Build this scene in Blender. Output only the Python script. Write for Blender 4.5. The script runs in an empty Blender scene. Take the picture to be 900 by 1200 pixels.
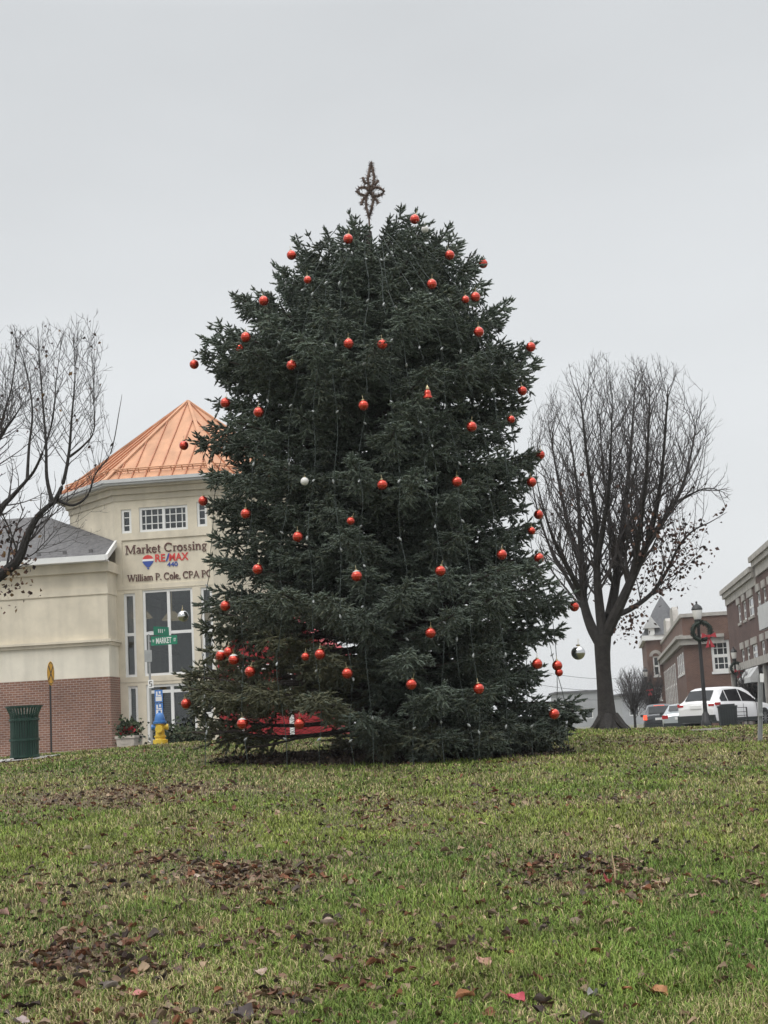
import bpy, math, random
import numpy as np
from mathutils import Vector, Matrix

R = math.radians
random.seed(7)
rng = np.random.default_rng(11)
SC = bpy.context.scene
COL = SC.collection

# ------------------------------------------------------------------ camera
FPX, PITCH, ROLL = 1733.0, math.atan(258 / 1733), 0.052
EYE = Vector((0, 0, 0.55))
_f = Vector((0, math.cos(PITCH), math.sin(PITCH)))
_r0 = Vector((1, 0, 0))
_u0 = Vector((0, -math.sin(PITCH), math.cos(PITCH)))
CR = math.cos(ROLL) * _r0 - math.sin(ROLL) * _u0
CU = math.sin(ROLL) * _r0 + math.cos(ROLL) * _u0
cam = bpy.data.cameras.new('camera')
cam.sensor_fit = 'VERTICAL'
cam.sensor_height = 36.0
cam.lens = FPX / 1200 * 36
cam.clip_start = 0.1
cam.clip_end = 4000
camo = bpy.data.objects.new('camera', cam)
COL.objects.link(camo)
camo.matrix_world = Matrix(((CR.x, CU.x, -_f.x, EYE.x), (CR.y, CU.y, -_f.y, EYE.y), (CR.z, CU.z, -_f.z, EYE.z), (0, 0, 0, 1)))
SC.camera = camo

def ray(px, py):
    return (_f + CR * ((px - 450) / FPX) + CU * ((600 - py) / FPX)).normalized()

def at(px, py, Y):
    d = ray(px, py)
    return EYE + d * (Y / d.y)

# ------------------------------------------------------------------ light
SUN_EL, SUN_AZ = R(52), R(215)          # azimuth clockwise from +Y (behind the camera, a little left)
world = bpy.data.worlds.new('World')
SC.world = world
world.use_nodes = True
wn, wl = world.node_tree.nodes, world.node_tree.links
wn.clear()
sky = wn.new('ShaderNodeTexSky')
sky.sky_type = 'NISHITA'
sky.sun_disc = False
sky.sun_elevation = SUN_EL
sky.sun_rotation = SUN_AZ
sky.air_density = 1.0
sky.dust_density = 4.0
tc = wn.new('ShaderNodeTexCoord')
sep = wn.new('ShaderNodeSeparateXYZ')
wl.new(tc.outputs['Generated'], sep.inputs[0])
ramp = wn.new('ShaderNodeValToRGB')      # overcast dome: even low down, brightest overhead
ramp.color_ramp.elements[0].position = 0.0
ramp.color_ramp.elements[0].color = (0.69, 0.706, 0.716, 1)
ramp.color_ramp.elements[1].position = 1.0
ramp.color_ramp.elements[1].color = (2.3, 2.33, 2.36, 1)
e = ramp.color_ramp.elements.new(0.22); e.color = (0.65, 0.668, 0.68, 1)
e = ramp.color_ramp.elements.new(0.46); e.color = (0.55, 0.568, 0.582, 1)
e = ramp.color_ramp.elements.new(0.66); e.color = (1.15, 1.17, 1.19, 1)
wl.new(sep.outputs['Z'], ramp.inputs[0])
cn = wn.new('ShaderNodeTexNoise'); cn.inputs['Scale'].default_value = 2.2; cn.inputs['Detail'].default_value = 3.0
cmap = wn.new('ShaderNodeMapping'); cmap.inputs['Scale'].default_value = (1, 1, 2.6)
wl.new(tc.outputs['Generated'], cmap.inputs[0]); wl.new(cmap.outputs[0], cn.inputs['Vector'])
cr2 = wn.new('ShaderNodeMapRange'); cr2.inputs[1].default_value = 0.3; cr2.inputs[2].default_value = 0.7
cr2.inputs[3].default_value = 9.1; cr2.inputs[4].default_value = 10.3
wl.new(cn.outputs[0], cr2.inputs[0])
mul = wn.new('ShaderNodeVectorMath'); mul.operation = 'SCALE'
wl.new(ramp.outputs[0], mul.inputs[0]); wl.new(cr2.outputs[0], mul.inputs['Scale'])
mx = wn.new('ShaderNodeMix'); mx.data_type = 'RGBA'; mx.inputs[0].default_value = 0.95
wl.new(sky.outputs[0], mx.inputs[6]); wl.new(mul.outputs[0], mx.inputs[7])
bg = wn.new('ShaderNodeBackground'); bg.inputs[1].default_value = 0.1
wl.new(mx.outputs[2], bg.inputs[0])
wo = wn.new('ShaderNodeOutputWorld'); wl.new(bg.outputs[0], wo.inputs[0])
sl = bpy.data.lights.new('sun', 'SUN'); sl.energy = 0.9; sl.angle = R(25); sl.color = (1.0, 0.97, 0.93)
so = bpy.data.objects.new('sun', sl); COL.objects.link(so)
sd = Vector((math.sin(SUN_AZ) * math.cos(SUN_EL), math.cos(SUN_AZ) * math.cos(SUN_EL), math.sin(SUN_EL)))
so.rotation_euler = (-sd).to_track_quat('-Z', 'Y').to_euler()
so.location = (0, -20, 40)
vs = SC.view_settings
vs.view_transform = 'Standard'; vs.look = 'None'; vs.exposure = 0.33; vs.gamma = 1.0; vs.use_curve_mapping = False

# ------------------------------------------------------------------ materials
def mat(name, col, rough=0.7, var=0.0, scale=6.0, bump=0.0, bscale=None, metal=0.0, spec=0.5, col2=None, attr=None, emit=None, coat=0.0, coords='Object', streak=0.0):
    m = bpy.data.materials.new(name); m.use_nodes = True
    n, l = m.node_tree.nodes, m.node_tree.links
    b = n['Principled BSDF']
    b.inputs['Base Color'].default_value = (*col, 1); b.inputs['Roughness'].default_value = rough
    b.inputs['Metallic'].default_value = metal; b.inputs['Specular IOR Level'].default_value = spec
    b.inputs['Coat Weight'].default_value = coat
    if emit: b.inputs['Emission Color'].default_value = (*emit[0], 1); b.inputs['Emission Strength'].default_value = emit[1]
    t = n.new('ShaderNodeTexCoord')
    src = None
    if attr:
        a = n.new('ShaderNodeAttribute'); a.attribute_name = attr; src = a.outputs['Color']
    if var > 0:
        nz = n.new('ShaderNodeTexNoise'); nz.inputs['Scale'].default_value = scale; nz.inputs['Detail'].default_value = 6
        nz.inputs['Roughness'].default_value = 0.65
        l.new(t.outputs[coords], nz.inputs['Vector'])
        r = n.new('ShaderNodeMapRange'); r.inputs[1].default_value = 0.3; r.inputs[2].default_value = 0.7
        l.new(nz.outputs[0], r.inputs[0])
        x = n.new('ShaderNodeMix'); x.data_type = 'RGBA'
        l.new(r.outputs[0], x.inputs[0])
        c2 = col2 or tuple(min(1, c * (1 + var)) for c in col)
        if src:
            x.blend_type = 'MULTIPLY'
            l.new(src, x.inputs[6]); x.inputs[7].default_value = (1 - var, 1 - var, 1 - var, 1)
        else:
            x.inputs[6].default_value = (*[c * (1 - var) for c in col], 1) if not col2 else (*col, 1)
            x.inputs[7].default_value = (*c2, 1)
        src = x.outputs[2]
    if streak > 0 and src:
        mp = n.new('ShaderNodeMapping'); mp.inputs['Scale'].default_value = (2.2, 0.22, 1); l.new(t.outputs[coords], mp.inputs[0])
        ns = n.new('ShaderNodeTexNoise'); ns.inputs['Scale'].default_value = 1.0; ns.inputs['Detail'].default_value = 7; l.new(mp.outputs[0], ns.inputs['Vector'])
        rs_ = n.new('ShaderNodeMapRange'); rs_.inputs[1].default_value = 0.42; rs_.inputs[2].default_value = 0.72; rs_.inputs[3].default_value = 1.0; rs_.inputs[4].default_value = 1 - streak
        l.new(ns.outputs[0], rs_.inputs[0])
        sc_ = n.new('ShaderNodeVectorMath'); sc_.operation = 'SCALE'; l.new(src, sc_.inputs[0]); l.new(rs_.outputs[0], sc_.inputs['Scale']); src = sc_.outputs[0]
    if src: l.new(src, b.inputs['Base Color'])
    if bump > 0:
        nb = n.new('ShaderNodeTexNoise'); nb.inputs['Scale'].default_value = bscale or scale * 4; nb.inputs['Detail'].default_value = 5
        l.new(t.outputs[coords], nb.inputs['Vector'])
        bp = n.new('ShaderNodeBump'); bp.inputs['Strength'].default_value = bump; bp.inputs['Distance'].default_value = 0.02
        l.new(nb.outputs[0], bp.inputs['Height']); l.new(bp.outputs[0], b.inputs['Normal'])
    return m

def brickmat(name, c1, c2, mortar, bw=0.2, bh=0.076):
    m = bpy.data.materials.new(name); m.use_nodes = True
    n, l = m.node_tree.nodes, m.node_tree.links
    b = n['Principled BSDF']; b.inputs['Roughness'].default_value = 0.85
    t = n.new('ShaderNodeTexCoord')
    br = n.new('ShaderNodeTexBrick')
    br.inputs['Color1'].default_value = (*c1, 1); br.inputs['Color2'].default_value = (*c2, 1); br.inputs['Mortar'].default_value = (*mortar, 1)
    br.inputs['Scale'].default_value = 1; br.inputs['Mortar Size'].default_value = 0.009; br.inputs['Brick Width'].default_value = bw; br.inputs['Row Height'].default_value = bh
    br.inputs['Bias'].default_value = 0.1
    l.new(t.outputs['UV'], br.inputs['Vector'])
    nz = n.new('ShaderNodeTexNoise'); nz.inputs['Scale'].default_value = 0.7; nz.inputs['Detail'].default_value = 6
    l.new(t.outputs['UV'], nz.inputs['Vector'])
    r = n.new('ShaderNodeMapRange'); r.inputs[1].default_value = 0.3; r.inputs[2].default_value = 0.7; r.inputs[3].default_value = 0.75; r.inputs[4].default_value = 1.15
    l.new(nz.outputs[0], r.inputs[0])
    x = n.new('ShaderNodeVectorMath'); x.operation = 'SCALE'
    l.new(br.outputs[0], x.inputs[0]); l.new(r.outputs[0], x.inputs['Scale'])
    l.new(x.outputs[0], b.inputs['Base Color'])
    bp = n.new('ShaderNodeBump'); bp.inputs['Strength'].default_value = 0.5; bp.inputs['Distance'].default_value = 0.008; bp.invert = True
    l.new(br.outputs['Fac'], bp.inputs['Height']); l.new(bp.outputs[0], b.inputs['Normal'])
    return m

M = {}
M['stucco'] = mat('stucco', (0.675, 0.61, 0.485), 0.9, 0.16, 0.7, 0.25, 40, coords='UV', streak=0.15)
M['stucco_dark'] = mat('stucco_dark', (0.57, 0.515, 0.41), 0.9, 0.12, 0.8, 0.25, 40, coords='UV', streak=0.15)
M['stucco_pale'] = mat('stucco_pale', (0.75, 0.70, 0.585), 0.9, 0.1, 0.9, 0.2, 40, coords='UV', streak=0.15)
M['brick'] = brickmat('brick', (0.26, 0.125, 0.08), (0.18, 0.085, 0.058), (0.36, 0.30, 0.26))
M['brick_bank'] = brickmat('brick_bank', (0.165, 0.082, 0.057), (0.12, 0.058, 0.043), (0.18, 0.14, 0.115))
M['brick_dark'] = brickmat('brick_dark', (0.12, 0.056, 0.044), (0.085, 0.042, 0.035), (0.14, 0.105, 0.09))
M['copper'] = mat('copper', (0.56, 0.295, 0.17), 0.72, 0.14, 1.2, 0.0, metal=0.0, streak=0.2)
M['shingle'] = mat('shingle', (0.118, 0.115, 0.116), 0.95, 0.4, 7, 0.5, 30)
M['slate'] = mat('slate', (0.12, 0.122, 0.128), 0.8, 0.22, 5, 0.3, 20)
M['white_trim'] = mat('white_trim', (0.74, 0.74, 0.72), 0.5, 0.06, 2)
M['grey_trim'] = mat('grey_trim', (0.50, 0.505, 0.50), 0.55, 0.1, 2)
M['stone'] = mat('stone', (0.52, 0.47, 0.40), 0.85, 0.15, 3, 0.2)
M['glass'] = mat('glass', (0.04, 0.046, 0.05), 0.06, 0.7, 0.9, 0.05, 2, spec=1.0)
M['glass_pale'] = mat('glass_pale', (0.16, 0.175, 0.18), 0.1, 0.4, 1.5, 0.03, 3, spec=0.6)
def glassmat(name, rough=0.02):
    m = bpy.data.materials.new(name); m.use_nodes = True
    n, l = m.node_tree.nodes, m.node_tree.links; n.clear()
    fr = n.new('ShaderNodeFresnel'); fr.inputs[0].default_value = 1.7
    tr = n.new('ShaderNodeBsdfTransparent'); tr.inputs[0].default_value = (.62, .66, .66, 1)
    gl = n.new('ShaderNodeBsdfGlossy'); gl.inputs['Roughness'].default_value = rough; gl.inputs[0].default_value = (.9, .92, .93, 1)
    t = n.new('ShaderNodeTexCoord'); nz = n.new('ShaderNodeTexNoise'); nz.inputs['Scale'].default_value = 1.3; l.new(t.outputs['Object'], nz.inputs[0])
    bp = n.new('ShaderNodeBump'); bp.inputs['Strength'].default_value = .12; bp.inputs['Distance'].default_value = .05; l.new(nz.outputs[0], bp.inputs['Height']); l.new(bp.outputs[0], gl.inputs['Normal'])
    mx_ = n.new('ShaderNodeMixShader'); l.new(fr.outputs[0], mx_.inputs[0]); l.new(tr.outputs[0], mx_.inputs[1]); l.new(gl.outputs[0], mx_.inputs[2])
    o = n.new('ShaderNodeOutputMaterial'); l.new(mx_.outputs[0], o.inputs[0]); return m
M['glass_clear'] = glassmat('glass_clear')
M['interior'] = mat('interior', (0.10, 0.092, 0.085), 0.9, 0.4, 0.8)
M['lamp_shade'] = mat('lamp_shade', (0.6, 0.5, 0.38), 0.7, emit=((1.0, 0.72, 0.42), 0.22))
M['letter_brown'] = mat('letter_brown', (0.10, 0.035, 0.03), 0.6)
M['letter_red'] = mat('letter_red', (0.62, 0.05, 0.045), 0.5)
M['letter_blue'] = mat('letter_blue', (0.04, 0.08, 0.33), 0.5)
M['white'] = mat('white', (0.8, 0.8, 0.79), 0.5)
M['asphalt'] = mat('asphalt', (0.055, 0.055, 0.057), 0.75, 0.3, 2, 0.4, 60)
M['concrete'] = mat('concrete', (0.40, 0.385, 0.36), 0.9, 0.2, 1.5, 0.3, 40)
M['bark'] = mat('bark', (0.028, 0.025, 0.023), 0.95, 0.45, 9, 0.8, 25)
M['twig'] = mat('twig', (0.052, 0.045, 0.044), 0.9, 0.3, 4)
M['spruce_bark'] = mat('spruce_bark', (0.045, 0.035, 0.03), 0.95, 0.4, 12, 0.7, 30)
M['needles'] = mat('needles', (0.05, 0.07, 0.06), 0.65, attr='Col', spec=0.22)
M['grass'] = mat('grass', (0.1, 0.13, 0.04), 0.75, attr='Col', spec=0.25)
M['lawn'] = mat('lawn', (0.1, 0.1, 0.05), 0.95, 0.35, 14, 0.8, 40, attr='Col')
M['leaf'] = mat('leaf', (0.2, 0.1, 0.06), 0.75, 0.25, 30, attr='Col', spec=0.3)
M['red_ball'] = mat('red_ball', (0.56, 0.045, 0.02), 0.22, 0.1, 9, metal=0.8, spec=0.6, coat=0.7)
M['silver_ball'] = mat('silver_ball', (0.62, 0.62, 0.62), 0.16, metal=0.95)
M['white_ball'] = mat('white_ball', (0.68, 0.66, 0.63), 0.3)
M['ball_cap'] = mat('ball_cap', (0.5, 0.42, 0.25), 0.35, metal=0.9)
M['wire_green'] = mat('wire_green', (0.022, 0.032, 0.027), 0.6)
M['bulb'] = mat('bulb', (0.27, 0.285, 0.28), 0.25, spec=0.6)
M['tinsel'] = mat('tinsel', (0.12, 0.082, 0.065), 0.6, 0.4, 20, metal=0.15)
M['green_metal'] = mat('green_metal', (0.012, 0.048, 0.034), 0.45, 0.2, 4)
M['black_metal'] = mat('black_metal', (0.018, 0.018, 0.019), 0.45, 0.2, 4)
M['dark_plastic'] = mat('dark_plastic', (0.025, 0.03, 0.03), 0.6)
M['galv'] = mat('galv', (0.36, 0.37, 0.37), 0.5, 0.15, 6, metal=0.5)
M['sign_yellow'] = mat('sign_yellow', (0.70, 0.36, 0.02), 0.5)
M['sign_green'] = mat('sign_green', (0.006, 0.19, 0.105), 0.45)
M['sign_blue'] = mat('sign_blue', (0.07, 0.22, 0.58), 0.5)
M['hyd_yellow'] = mat('hyd_yellow', (0.72, 0.50, 0.05), 0.5, 0.12, 8)
M['hyd_blue'] = mat('hyd_blue', (0.04, 0.16, 0.42), 0.5, 0.12, 8)
M['shed_red'] = mat('shed_red', (0.33, 0.018, 0.024), 0.6, 0.15, 2)
M['lamp_glass'] = mat('lamp_glass', (0.72, 0.71, 0.68), 0.3)
M['wreath'] = mat('wreath', (0.014, 0.025, 0.017), 0.7, 0.4, 12)
M['ribbon'] = mat('ribbon', (0.36, 0.025, 0.035), 0.55, 0.1, 6)
M['shrub'] = mat('shrub', (0.06, 0.085, 0.04), 0.75, 0.4, 10)
M['car_white'] = mat('car_white', (0.78, 0.78, 0.78), 0.3, spec=0.5, coat=0.6)
M['car_dark'] = mat('car_dark', (0.02, 0.023, 0.028), 0.25, coat=0.8)
M['car_silver'] = mat('car_silver', (0.48, 0.52, 0.53), 0.3, metal=0.4, coat=0.6)
M['tyre'] = mat('tyre', (0.016, 0.016, 0.016), 0.85)
M['rim'] = mat('rim', (0.32, 0.33, 0.34), 0.35, metal=0.8)
M['car_glass'] = mat('car_glass', (0.012, 0.014, 0.016), 0.12, spec=0.3)
M['lens_red'] = mat('lens_red', (0.42, 0.012, 0.015), 0.2)
M['lens_lit'] = mat('lens_lit', (0.7, 0.05, 0.03), 0.3, emit=((1.0, 0.12, 0.05), 1.0))
M['pink'] = mat('pink', (0.62, 0.30, 0.30), 0.6)
M['stone_pale'] = mat('stone_pale', (0.37, 0.35, 0.32), 0.85, 0.25, 2)
M['grey_house'] = mat('grey_house', (0.36, 0.37, 0.38), 0.85, 0.12, 0.5)  # grey lightened so the colour itself carries distance haze
M['wood'] = mat('wood', (0.10, 0.075, 0.06), 0.9, 0.3, 5)

# ------------------------------------------------------------------ mesh helpers
def tag(o, label=None, cat=None, group=None, kind=None):
    if label: o['label'] = label
    if cat: o['category'] = cat
    if group: o['group'] = group
    if kind: o['kind'] = kind
    return o

def empty(name, loc, rz=0.0):
    o = bpy.data.objects.new(name, None); o.empty_display_size = 0.3
    o.location = loc; o.rotation_euler = (0, 0, rz)
    COL.objects.link(o)
    return o

class MB:
    def __init__(s): s.v, s.f, s.m = [], [], []
    def add(s, vs, fs, mi=0):
        k = len(s.v)
        s.v.extend([tuple(p) for p in vs]); s.f.extend([tuple(i + k for i in f) for f in fs]); s.m.extend([mi] * len(fs))
        return s
    def box(s, x0, x1, y0, y1, z0, z1, mi=0):
        vs = [(x, y, z) for x in (x0, x1) for y in (y0, y1) for z in (z0, z1)]
        return s.add(vs, [(0, 1, 3, 2), (4, 6, 7, 5), (0, 4, 5, 1), (2, 3, 7, 6), (0, 2, 6, 4), (1, 5, 7, 3)], mi)
    def prism(s, pts, off, mi=0):
        """polygon pts (3D, in order) pushed along off"""
        n = len(pts); o = Vector(off); a = [Vector(p) for p in pts]
        vs = a + [p + o for p in a]
        fs = [tuple(range(n))[::-1], tuple(range(n, 2 * n))] + [(i, (i + 1) % n, (i + 1) % n + n, i + n) for i in range(n)]
        return s.add(vs, fs, mi)
    def tube(s, path, rad, n=6, mi=0, cap=True):
        P = np.array([tuple(p) for p in path], float); m = len(P)
        rr = np.full(m, rad) if np.isscalar(rad) else np.array(rad, float)
        T = np.gradient(P, axis=0); T /= (np.linalg.norm(T, axis=1, keepdims=True) + 1e-9)
        a = np.where(np.abs(T[:, 2:3]) < 0.9, [[0, 0, 1.0]], [[1.0, 0, 0]])
        if m > 1: a = np.repeat(a[:1], m, 0) if abs(T[:, 2]).max() < 0.97 or abs(T[0, 2]) >= .9 else a
        A = np.cross(T, a); A /= (np.linalg.norm(A, axis=1, keepdims=True) + 1e-9); B = np.cross(T, A)
        th = np.arange(n) * 2 * math.pi / n
        V = P[:, None, :] + rr[:, None, None] * (np.cos(th)[None, :, None] * A[:, None, :] + np.sin(th)[None, :, None] * B[:, None, :])
        fs = []
        for i in range(m - 1):
            for j in range(n):
                fs.append((i * n + j, i * n + (j + 1) % n, (i + 1) * n + (j + 1) % n, (i + 1) * n + j))
        if cap: fs.append(tuple(range(n))[::-1]); fs.append(tuple((m - 1) * n + j for j in range(n)))
        return s.add(V.reshape(-1, 3).tolist(), fs, mi)
    def lathe(s, prof, c=(0, 0, 0), n=16, mi=0):
        vs, fs = [], []
        for r, z in prof:
            for j in range(n):
                t = 2 * math.pi * j / n; vs.append((c[0] + r * math.cos(t), c[1] + r * math.sin(t), c[2] + z))
        for i in range(len(prof) - 1):
            for j in range(n): fs.append((i * n + j, i * n + (j + 1) % n, (i + 1) * n + (j + 1) % n, (i + 1) * n + j))
        fs.append(tuple(range(n))[::-1]); fs.append(tuple((len(prof) - 1) * n + j for j in range(n)))
        return s.add(vs, fs, mi)
    def build(s, name, mats, parent=None, smooth=False, sharp=35, loc=None):
        me = bpy.data.meshes.new(name)
        me.from_pydata(s.v, [], s.f)
        ms = mats if isinstance(mats, (list, tuple)) else [mats]
        for q in ms: me.materials.append(q)
        me.polygons.foreach_set('material_index', s.m)
        me.update()
        uv = me.uv_layers.new(name='UVMap')
        Z = Vector((0, 0, 1))
        data = np.zeros((len(me.loops), 2), np.float32)
        for p in me.polygons:
            nn = p.normal
            t = Z.cross(nn)
            t = t.normalized() if t.length > 1e-3 else Vector((1, 0, 0))
            w = nn.cross(t)
            for li in p.loop_indices:
                co = me.vertices[me.loops[li].vertex_index].co
                data[li] = (co.dot(t), co.dot(w))
        uv.data.foreach_set('uv', data.ravel())
        if smooth:
            me.shade_smooth(); me.set_sharp_from_angle(angle=R(sharp))
        o = bpy.data.objects.new(name, me)
        if loc is not None: o.location = loc
        COL.objects.link(o)
        if parent is not None: o.parent = parent
        return o

def npmesh(name, V, F, m, col=None, parent=None, smooth=False):
    """V (n,3), F (k,3) or (k,4) arrays; col (n,3) per-vertex colours"""
    me = bpy.data.meshes.new(name)
    k, q = F.shape
    me.vertices.add(len(V)); me.vertices.foreach_set('co', V.astype(np.float32).ravel())
    me.loops.add(k * q); me.loops.foreach_set('vertex_index', F.astype(np.int32).ravel())
    me.polygons.add(k); me.polygons.foreach_set('loop_start', np.arange(0, k * q, q, dtype=np.int32))
    me.polygons.foreach_set('loop_total', np.full(k, q, np.int32))
    if smooth: me.polygons.foreach_set('use_smooth', np.ones(k, bool))
    me.update(calc_edges=True)
    if col is not None:
        a = me.color_attributes.new('Col', 'FLOAT_COLOR', 'POINT')
        a.data.foreach_set('color', np.concatenate([col, np.ones((len(col), 1))], 1).astype(np.float32).ravel())
    me.materials.append(m)
    o = bpy.data.objects.new(name, me); COL.objects.link(o)
    if parent is not None: o.parent = parent
    return o

def copy_tree(o, parent=None):
    c = o.copy(); COL.objects.link(c); c.parent = parent
    for ch in list(o.children): copy_tree(ch, c)
    return c

# value noise on numpy arrays
_tab = rng.random((256, 256))
def vnoise(x, y):
    xi, yi = np.floor(x).astype(int), np.floor(y).astype(int)
    fx, fy = x - xi, y - yi
    fx, fy = fx * fx * (3 - 2 * fx), fy * fy * (3 - 2 * fy)
    g = lambda a, b: _tab[a % 256, b % 256]
    return (g(xi, yi) * (1 - fx) + g(xi + 1, yi) * fx) * (1 - fy) + (g(xi, yi + 1) * (1 - fx) + g(xi + 1, yi + 1) * fx) * fy
def fbm(x, y, o=4):
    s, a, t = 0, 1.0, 0
    for i in range(o):
        s = s + a * vnoise(x * 2 ** i + 17.3 * i, y * 2 ** i + 5.1 * i); t += a; a *= 0.5
    return s / t

# ------------------------------------------------------------------ terrain
def gz(x, y):
    x, y = np.asarray(x, float), np.asarray(y, float)
    C = 0.2 + 0.35 * np.exp(-((x + 3) / 8.0) ** 2)
    yy = np.clip(y, -40, 34)
    p = 1 - (1 - yy / 34.0) ** 1.545
    z = -1.05 + (C + 1.05) * p
    s = np.clip((y - 36.5) / 4.0, 0, 1); s = s * s * (3 - 2 * s)
    z = z * (1 - s) + 0.1 * s
    z = z - 0.014 * np.clip(y - 50, 0, 150)
    near = np.clip((38 - y) / 6, 0, 1)
    z = z + near * 0.05 * (fbm(x * 0.5 + 40, y * 0.5 + 40, 3) - 0.5)
    return z
def gz1(x, y): return float(gz(np.array([x]), np.array([y]))[0])

def on_lawn(px, py):
    d = ray(px, py); Y = 5.0
    while Y < 40:
        q = EYE + d * (Y / d.y)
        if q.z <= gz1(q.x, Y): break
        Y += .03
    return q.x, Y
BLOBS = [(60, 1130, .55, .5, 1.0), (130, 1155, .3, .25, .8), (10, 1110, .4, .5, .8), (330, 1095, .5, .3, .45), (450, 1120, .5, .25, .6), (560, 1130, .35, .3, .5), (730, 1030, .8, .8, .9), (880, 1025, .8, .8, .9), (660, 1015, .5, .5, .5), (60, 940, 1.8, 2.2, .7), (200, 930, 1.6, 1.8, .6),
         (250, 1020, .9, .8, .7), (150, 1010, .9, .8, .6), (320, 1030, .6, .5, .6), (30, 1020, .7, .6, .5), (300, 1170, .35, .2, .6), (500, 945, 1.4, 1.0, .3), (760, 935, 1.6, 1.4, .3), (800, 870, 3.0, 1.6, .6), (350, 960, 1.2, .8, .5), (620, 1190, .4, .15, .5), (200, 1195, .4, .15, .6)]
BLOBS = [(*on_lawn(px, py), sx * .85, sy * 1.1, am * .62) for px, py, sx, sy, am in BLOBS]
def patch(x, y):
    """0 = lush grass, 1 = worn, leaf-littered ground"""
    a = fbm(x * 1.1 + 31, y * 0.7 + 7, 4)
    b = fbm(x * 3.4 + 3, y * 2.2 + 90, 3)
    p = 0
    for bx_, by_, sx, sy, am in BLOBS: p = p + am * np.exp(-(((x - bx_) / sx) ** 2 + ((y - by_) / sy) ** 2))
    p = np.clip(p, 0, 1.1)
    return np.clip(p * (.35 + 1.3 * np.clip((b - .36) / .3, 0, 1)) + 1.1 * (a - .5) + .25 * np.clip((y - 13) / 12, 0, 1), 0, 1)

gxs = np.unique(np.concatenate([np.linspace(-900, -40, 14), np.linspace(-40, -14, 27), np.arange(-14, 14.01, 0.16), np.linspace(14, 60, 47), np.linspace(60, 900, 14)]))
gys = np.unique(np.concatenate([np.linspace(-40, 0, 21), np.arange(0, 12, 0.12), np.arange(12, 42, 0.25), np.linspace(42, 200, 60), np.linspace(200, 1400, 20)]))
GX, GY = np.meshgrid(gxs, gys)
GZ = gz(GX, GY) + np.where(GY < 38, 0.02 * (fbm(GX * 3, GY * 3, 3) - 0.5), 0)
pt = patch(GX, GY)[..., None]
gcol = np.array([0.11, 0.115, 0.045]) * (1 - pt) + np.array([0.15, 0.105, 0.065]) * pt
gcol = gcol * (0.75 + 0.5 * fbm(GX * 5, GY * 5, 3))[..., None]
nx, ny = len(gxs), len(gys)
I = np.arange(nx * ny).reshape(ny, nx)
GF = np.stack([I[:-1, :-1], I[:-1, 1:], I[1:, 1:], I[1:, :-1]], -1).reshape(-1, 4)
g = npmesh('ground', np.stack([GX, GY, GZ], -1).reshape(-1, 3), GF, M['lawn'], gcol.reshape(-1, 3), smooth=True)
tag(g, kind='structure')

def sheet(name, P, U, W, nu, nw, dz, m):
    """strip of surface: corner P, edge vectors U and W, laid dz above the terrain"""
    a, b = np.meshgrid(np.linspace(0, 1, nu), np.linspace(0, 1, nw))
    X = P[0] + a * U[0] + b * W[0]; Y = P[1] + a * U[1] + b * W[1]
    V = np.stack([X, Y, gz(X, Y) + dz], -1).reshape(-1, 3)
    I = np.arange(nu * nw).reshape(nw, nu)
    F = np.stack([I[:-1, :-1], I[:-1, 1:], I[1:, 1:], I[1:, :-1]], -1).reshape(-1, 4)
    o = npmesh(name, V, F, m); tag(o, kind='structure'); return o

ST = Vector((0.139, 0.990, 0))            # the way the main street runs
sheet('cross_road', (-80, 41.0), (160, 0), (0, 7.0), 60, 4, 0.03, M['asphalt'])
sheet('main_road', (9.5, 47.5), (11.5, 0), tuple(ST * 300), 4, 40, 0.034, M['asphalt'])
def slab(name, x0, x1, y0, y1, z0, z1, m, rz=0, loc=(0, 0, 0)):
    o = MB().box(x0, x1, y0, y1, z0, z1).build(name, m, loc=loc); o.rotation_euler = (0, 0, rz); return tag(o, kind='structure')
slab('near_kerb', -80, 80, 40.7, 41.0, -0.2, 0.22, M['concrete'])
slab('pavement', -80, 9.0, 48.0, 49.2, -0.2, 0.22, M['concrete'])
slab('pavement', 0, 4, 0, 200, -0.2, 0.22, M['concrete'], -R(8), (21.2, 48.3, 0))
sheet('pavement', (5.5, 36.8), (30, 0), (0, 1.6), 30, 5, 0.03, M['concrete'])
for k in range(9):
    sheet('road_marking', (-30 + k * 6, 44.4), (3, 0), (0, 0.12), 6, 2, 0.036, M['white'])
sheet('pavement', (-14, 28.2), (7.35, 0), (0, 1.6), 16, 5, 0.03, M['concrete'])
# ------------------------------------------------------------------ building helpers
class Frame:
    """a building's own axes: x along its front, y into the building, z up"""
    def __init__(s, org, rz):
        s.o = Vector(org); s.rz = rz
        s.x = Vector((math.cos(rz), math.sin(rz), 0)); s.y = Vector((-math.sin(rz), math.cos(rz), 0))
    def loc(s, p): d = Vector(p) - s.o; return Vector((d.dot(s.x), d.dot(s.y), d.z))
    def F(s, px, py, c=0.0):
        d = ray(px, py); t = ((s.o + s.y * c - EYE).dot(s.y)) / d.dot(s.y); p = s.loc(EYE + d * t); return p.x, p.z
    def S(s, px, py, c=0.0):
        d = ray(px, py); t = ((s.o + s.x * c - EYE).dot(s.x)) / d.dot(s.x); p = s.loc(EYE + d * t); return p.y, p.z

Zv = Vector((0, 0, 1))
def bx(mb, o, U, D, ua, ub, za, zb, da, db, mi=0):
    o, U, D = Vector(o), Vector(U), Vector(D)
    p = [o + U * u + D * d + Zv * za for u, d in ((ua, da), (ub, da), (ub, db), (ua, db))]
    mb.prism(p, (0, 0, zb - za), mi)

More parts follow.
